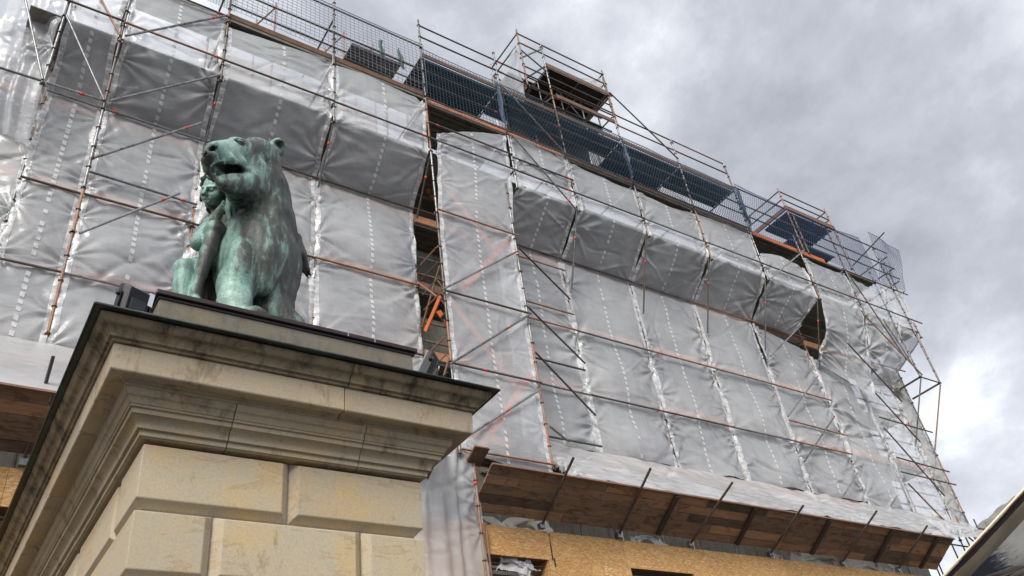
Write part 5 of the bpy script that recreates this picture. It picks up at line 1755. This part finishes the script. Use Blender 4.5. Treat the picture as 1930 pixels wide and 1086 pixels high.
# ================================================================== timber fan, hoarding
def fan(label, x0, x1, props_x, seed):
    r_ = random.Random(seed)
    t = thing('protective_fan', label, 'protective fan', ((x0 + x1) / 2, 11.9, 7.6))
    a, b = Vector((0, 12.42, 7.53)), Vector((0, 11.58, 8.085))
    d = (b - a)
    ln = d.length
    d.normalize()
    nrm = Vector((1, 0, 0)).cross(d)
    rows = 5
    w = ln / rows
    for j in range(rows):
        x = x0 - r_.uniform(0, 1.2)
        while x < x1:
            L_ = r_.choice([1.9, 2.4, 2.8, 3.4])
            xa, xb = max(x, x0), min(x + L_, x1)
            if xb - xa > 0.15:
                c = a - nrm * 0.03 + d * (w * (j + 0.5)) + Vector(((xa + xb) / 2, 0, 0)) + nrm * r_.uniform(-0.006, 0.006)
                tilt = r_.uniform(-0.03, 0.03)
                dd = (d + nrm * tilt).normalized()
                bo = MB().obox(c, (1, 0, 0), dd, Vector((1, 0, 0)).cross(dd), (xb - xa) / 2 - 0.005, w / 2 - 0.0055, 0.016).build('board', M['timber'], t)
                bevel(bo, 0.003, 1)
            x += L_
    MB().obox((0.5 * (x0 + x1), 11.57, 8.10), (1, 0, 0), d, nrm, (x1 - x0) / 2, 0.014, 0.03).build('edge_batten', M['brown_board'], t)
    for px_, (ty, tz) in props_x:
        p = pole('support_tube', (px_, 12.5, 7.41), (px_, ty, tz), 'dull', 0.026, t)
        MB().obox((px_, 12.46, 7.43), (1, 0, 0), (0, 1, 0), (0, 0, 1), 0.06, 0.05, 0.05).build('clamp', M['galv'], p)
        MB().tube((px_ + 0.09, 12.44, 7.32), (px_ + 0.09, 12.44, 7.56), 0.012, 6).build('bolt', M['steel_tab'], p)
    for px_ in [q[0] for q in props_x]:
        MB().obox(a.lerp(b, 0.5) + Vector((px_ + 0.3, 0, 0)) - nrm * 0.055, (1, 0, 0), d, nrm, 0.04, ln / 2, 0.03).build('joist', M['brown_board'], t)
    if x0 > 5:
        for jx in (12.7, 15.1, 17.7, 20.2, 22.2):  # dark bars added across the underside of the boards
            MB().obox(a.lerp(b, 0.5) + Vector((jx, 0, 0)) + nrm * 0.022, (1, 0, 0), d, nrm, 0.05, ln / 2 - 0.02, 0.03).build('joist', M['dark_ply'], t)
    for q in (0.25, 0.8):
        pole('ledger', a.lerp(b, q) + Vector((x0, 0, 0)) - nrm * 0.115, a.lerp(b, q) + Vector((x1, 0, 0)) - nrm * 0.115, 'galv', 0.024, t)
    return t


PRX = [(9.70, (11.15, 8.27)), (11.65, (11.13, 8.34)), (13.67, (10.85, 8.16)), (16.25, (11.15, 8.1)), (18.9, (11.03, 8.21)), (21.23, (11.2, 8.14))]
fan('long fan of weathered brown boards on slanting steel tubes, right of the pier', 8.1, 23.0, PRX, 5)
fan('fan of weathered brown boards with one steel tube, left of the pier', -3.6, 7.0, [(-1.6, (11.4, 8.5)), (0.77, (11.45, 8.6)), (3.3, (11.4, 8.5)), (5.6, (11.4, 8.5))], 6)
MB_ = MB().obox((8.05, 11.95, 8.42), (1, 0, 0), (0, 0.9, -0.43), (0, 0.43, 0.9), 0.16, 0.22, 0.02)
tag(MB_.build('loose_board', M['brown_board']), 'small dark board under the foot of the projecting bay', 'board')
pole('standard', (8.07, 12.1, 5.0), (8.05, 12.1, 8.55), 'rust', parent=SC, coll=True, band=0.83)
pole('standard', (8.38, 12.42, 5.0), (8.38, 12.42, 7.3), 'rust', parent=SC)

HO = thing('hoarding', 'plywood hoarding of golden chipboard with dark openings, under the timber fan', 'hoarding', (10, 12.6, 0))
YH = 12.5


def panel(x0, x1, z0, z1, dy=0.0):
    return bevel(MB().box((x0 + 0.0025, YH + dy, z0 + 0.002), (x1 - 0.0025, YH + dy + 0.02, z1 - 0.002)).build('chipboard_panel', M['osb'], HO), 0.0015, 1)


openings = [(8.3, 9.78), (11.83, 13.6), (15.6, 17.4), (19.4, 21.2), (3.9, 5.5), (-0.2, 1.3)]
# top row
xs = [-4.0, -1.9, 0.62, 3.1, 5.6, 8.25, 9.9, 11.74, 14.2, 16.7, 19.2, 21.7, 24.2]
for a, b in zip(xs[:-1], xs[1:]):
    if a == 8.25:
        panel(a, 9.872, 6.79, 7.355)
    elif a == 9.9:
        panel(9.905, b, 6.79, 7.36, -0.002)
    else:
        panel(a, b, 6.79, 7.36, random.uniform(-0.004, 0.003))
# row below, broken by the openings
cuts = sorted([-4.0, 24.2] + [v for o_ in openings for v in o_])
for a, b in zip(cuts[:-1], cuts[1:]):
    if any(abs(a - o_[0]) < 1e-6 for o_ in openings):
        for zt in (6.79,):
            panel(a, b, 3.0, 5.55)
        # reveal boards and the dark room behind
        for x in (a, b):
            MB().box((x - 0.012, YH + 0.025, 5.55), (x + 0.012, YH + 0.55, 6.788)).build('reveal_board', M['osb'], HO)
        MB().box((a, YH + 0.03, 6.79), (b, YH + 0.5, 6.81)).build('reveal_board', M['brown_board'], HO)
        for q in range(5):
            zq = 6.70 - 0.075 * q
            pole('steel_rib', (a + 0.02, YH + 0.16 + 0.09 * q, zq), (b - 0.02, YH + 0.16 + 0.09 * q, zq), 'dull', 0.022, HO)
        continue
    n = max(1, round((b - a) / 1.25))
    for i in range(n):
        for z0, z1 in ((5.55, 6.79), (4.3, 5.55), (3.05, 4.3), (1.8, 3.05), (0.55, 1.8)):
            panel(a + (b - a) * i / n, a + (b - a) * (i + 1) / n, z0, z1, -0.008 if z0 > 5 else 0)
MB().box((9.875, YH + 0.006, 6.66), (9.902, YH + 0.03, 7.1)).build('black_slot_strip', M['black'], HO)  # black strip filling the slot between two panels
MB().box((9.90, YH - 0.0105, 6.66), (9.935, YH - 0.0085, 6.83)).build('black_slot_strip', M['black'], HO)  # black strip laid on the panel face below the slot
MB().tube((11.745, YH - 0.012, 7.34), (11.80, YH - 0.012, 6.2), 0.004, 5).build('tie_wire', M['steel_tab'], HO)
# crumpled plastic scraps: over the opening, and stuffed along the top of the hoarding
def scrap(label, c, size, seed, mat='sheet_white'):
    r_ = np.random.default_rng(seed)
    n = 34
    U, V = np.meshgrid(np.linspace(-1, 1, n), np.linspace(-1, 1, n), indexing='xy')
    P = np.stack([U * size[0], 0 * U, V * size[2]], -1)
    for k, a in ((3, 1.0), (6, 0.5), (11, 0.25)):
        for ax in range(3):
            P[..., ax] += a * size[1 if ax == 1 else 0] * (1.0 if ax == 1 else 0.28) * smooth_noise((n, n), (k, k), seed * 7 + k + ax)
    o = grid_mesh('plastic_scrap', P + np.array(c), M[mat])
    return tag(o, label, 'plastic scrap', 'plastic scraps on the hoarding')


scrap('crumpled white plastic scrap hanging in the first hoarding opening right of the pier', (9.05, YH + 0.10, 6.70), (0.42, 0.06, 0.10), 3)
scrap('knotted strip of white plastic dangling below the scrap in the opening', (9.22, YH + 0.05, 6.56), (0.09, 0.05, 0.16), 4)
scrap('bunched grey plastic on top of the hoarding, left end of the long fan', (9.2, 12.7, 7.47), (0.8, 0.06, 0.06), 5, 'sheet_old')
scrap('bunched white plastic on top of the hoarding between the second and third tubes', (12.7, 12.65, 7.47), (0.5, 0.06, 0.05), 6)
scrap('bunched grey plastic on top of the hoarding near its far end', (18.0, 12.65, 7.44), (1.2, 0.06, 0.05), 7, 'sheet_old')
scrap('folded grey plastic roll on top of the hoarding at the far end', (20.6, 12.65, 7.42), (1.0, 0.06, 0.05), 8, 'sheet_old')
scrap('white plastic scrap hanging from the outrigger frame', (26.3, 13.0, 14.4), (0.4, 0.25, 0.4), 9, 'sheet_old')


# ================================================================== distant wrapped gable
nn = 46
U, V = np.meshgrid(np.linspace(0, 1, nn), np.linspace(0, 1, 30), indexing='xy')
wg = thing('wrapped_gable', 'distant gable roof draped in crumpled greyish white netting, behind the awning edge', 'wrapped roof', (44, 17, 0))
for nm, y_a, y_b in (('draped_cover', 14.6, 19.4), ('draped_cover', 14.6, 9.0)):
    # ridge runs along x at y_a, slopes down to y_b
    Yg = y_a + (y_b - y_a) * V
    Zg = 14.1 - 1.15 * (abs(y_b - y_a) / 4.8) * V ** 0.85
    Xg = 40 + 9 * U
    cr_ = 0.16 * smooth_noise(U.shape, (9, 14), 3) + 0.09 * smooth_noise(U.shape, (17, 26), 4)
    P = np.stack([Xg + 0.5 * cr_, Yg, Zg + cr_ + 0.12 * np.sin(U * 6)], -1)
    grid_mesh(nm, P if y_b > y_a else P[:, ::-1], M['sheet_old'], wg)
MB().add([(40.1, 9.2, 0), (40.1, 19.3, 0), (40.1, 19.3, 12.75), (40.1, 14.6, 13.85), (40.1, 9.2, 12.55), (48.8, 9.2, 0), (48.8, 19.3, 0), (48.8, 19.3, 12.75), (48.8, 14.6, 13.85), (48.8, 9.2, 12.55)],
         [(0, 4, 3, 2, 1), (5, 6, 7, 8, 9), (0, 1, 6, 5), (1, 2, 7, 6), (2, 3, 8, 7), (3, 4, 9, 8), (4, 0, 5, 9)]).build('wall', M['wall'], wg)

# ================================================================== near awning at the lower right edge
AW = thing('awning', 'sloping canvas awning with cream edge and beige hem, at the lower right corner', 'awning', (8, 4, 0))
E1, E2 = Vector((6.413,2.592,3.542)), Vector((6.084,3.252,3.117))
ae = (E2 - E1).normalized()
aw = Vector((-ae.y, ae.x, 0)).normalized()
if aw.x < 0:
    aw = -aw
an_ = ae.cross(aw).normalized()
if an_.z < 0:
    an_ = -an_
A0 = E1 - ae * 1.2


def canvas(name, l0, l1, w0, w1, mat, h, wav=0.0, seed=1, n=60):
    s_ = np.linspace(l0, l1, n)
    wv = wav * smooth_noise((1, n), (1, 16), seed)[0]
    wv0 = 0 if w0 == 0 else wav * smooth_noise((1, n), (1, 16), seed - 1)[0]
    P = np.stack([np.stack([np.array(A0 + ae * float(x) + aw * float(w_) + an_ * h) for x, w_ in zip(s_, np.full(n, w0) + wv0)]), np.stack([np.array(A0 + ae * float(x) + aw * float(w_) + an_ * h) for x, w_ in zip(s_, np.full(n, w1) + wv)])], 0)
    o = grid_mesh(name, P, mat, AW, False)
    m = o.modifiers.new('thick', 'SOLIDIFY')
    m.thickness = 0.0005
    return o


M['cream'] = simple('cream_trim', (0.72, 0.62, 0.45), 0.5, 0, 0.1, 4, 0.05)
M['maroon'] = simple('maroon_hem', (0.13, 0.07, 0.07), 0.6, 0, 0.3, 6, 0.1)
M['beige'] = simple('beige_hem', (0.52, 0.46, 0.38), 0.8, 0, 0.15, 3, 0.1)


def print_mat():
    m, t, b, o = new_mat('printed_canvas')
    p = coords(t)
    st = N(t, 'ShaderNodeMapping')
    st.inputs['Rotation'].default_value = (0, 0.5, 0.9)
    st.inputs['Scale'].default_value = (1.2, 9, 4)
    t.links.new(p.outputs[0], st.inputs[0])
    n_ = noise(t, st, 3.0, 9, 0.7, 0.8)
    g_ = noise(t, p, 0.9, 2, 0.5)
    dv = ae + aw * 0.15
    sx = N(t, 'ShaderNodeVectorMath', operation='DOT_PRODUCT')
    sx.inputs[1].default_value = tuple(dv)
    t.links.new(p.outputs[0], sx.inputs[0])
    k0 = float(E1.dot(dv))
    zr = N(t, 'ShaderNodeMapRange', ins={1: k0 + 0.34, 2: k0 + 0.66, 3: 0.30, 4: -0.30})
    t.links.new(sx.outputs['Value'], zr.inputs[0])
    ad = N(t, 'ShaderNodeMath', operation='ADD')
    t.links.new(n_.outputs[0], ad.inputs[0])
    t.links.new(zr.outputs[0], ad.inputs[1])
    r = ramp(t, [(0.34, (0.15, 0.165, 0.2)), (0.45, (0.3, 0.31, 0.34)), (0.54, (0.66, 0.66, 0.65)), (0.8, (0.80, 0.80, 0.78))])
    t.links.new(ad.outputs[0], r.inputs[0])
    t.links.new(r.outputs[0], b.inputs['Base Color'])
    b.inputs['Roughness'].default_value = 0.95
    b.inputs['Specular IOR Level'].default_value = 0.1
    return m


M['print'] = print_mat()
for k_ in ('beige', 'print', 'maroon'):                # canvas lets some daylight through
    t_ = M[k_].node_tree
    o_ = next(n_ for n_ in t_.nodes if n_.type == 'OUTPUT_MATERIAL')
    b_ = next(n_ for n_ in t_.nodes if n_.type == 'BSDF_PRINCIPLED')
    tl_ = N(t_, 'ShaderNodeBsdfTranslucent')
    t_.links.new(b_.inputs['Base Color'].links[0].from_socket, tl_.inputs[0])
    mm_ = N(t_, 'ShaderNodeMixShader', ins={0: 0.45})
    t_.links.new(b_.outputs[0], mm_.inputs[1])
    t_.links.new(tl_.outputs[0], mm_.inputs[2])
    t_.links.new(mm_.outputs[0], o_.inputs[0])
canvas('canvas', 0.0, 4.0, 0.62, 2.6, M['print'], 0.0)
canvas('hem', 0.0, 4.0, 0.012, 0.66, M['beige'], -0.006, 0.05, 5)
canvas('hem_edge', 0.0, 4.0, 0.010, 0.17, M['maroon'], -0.012, 0.03, 9)
MB().tube(A0, A0 + ae * 4.0, 0.0085, 8).build('edge_trim', M['cream'], AW, True)
T1, T2 = Vector((6.370,3.071,3.068)), Vector((6.116,2.699,3.004))
td = (T2 - T1).normalized()
MB().tube(T1 - td * 0.8, T2 + td * 1.2, 0.020, 14).build('frame_tube', M['steel_tab'], AW, True)
T3, T4 = Vector((6.067,2.796,2.941)), Vector((5.916,2.620,2.920))
td = (T4 - T3).normalized()
MB().tube(T3 - td * 0.6, T4 + td * 1.0, 0.024, 14).build('frame_tube', M['steel_tab'], AW, True)
MB().tube(A0 + ae * 3.9 + aw * 1.5, Vector((*(A0 + ae * 3.9 + aw * 1.5)[:2], 0)), 0.04, 14).build('post', M['steel_tab'], AW, True)
MB().tube(A0 + ae * 0.3 + aw * 1.5, Vector((*(A0 + ae * 0.3 + aw * 1.5)[:2], 0)), 0.04, 14).build('post', M['steel_tab'], AW, True)
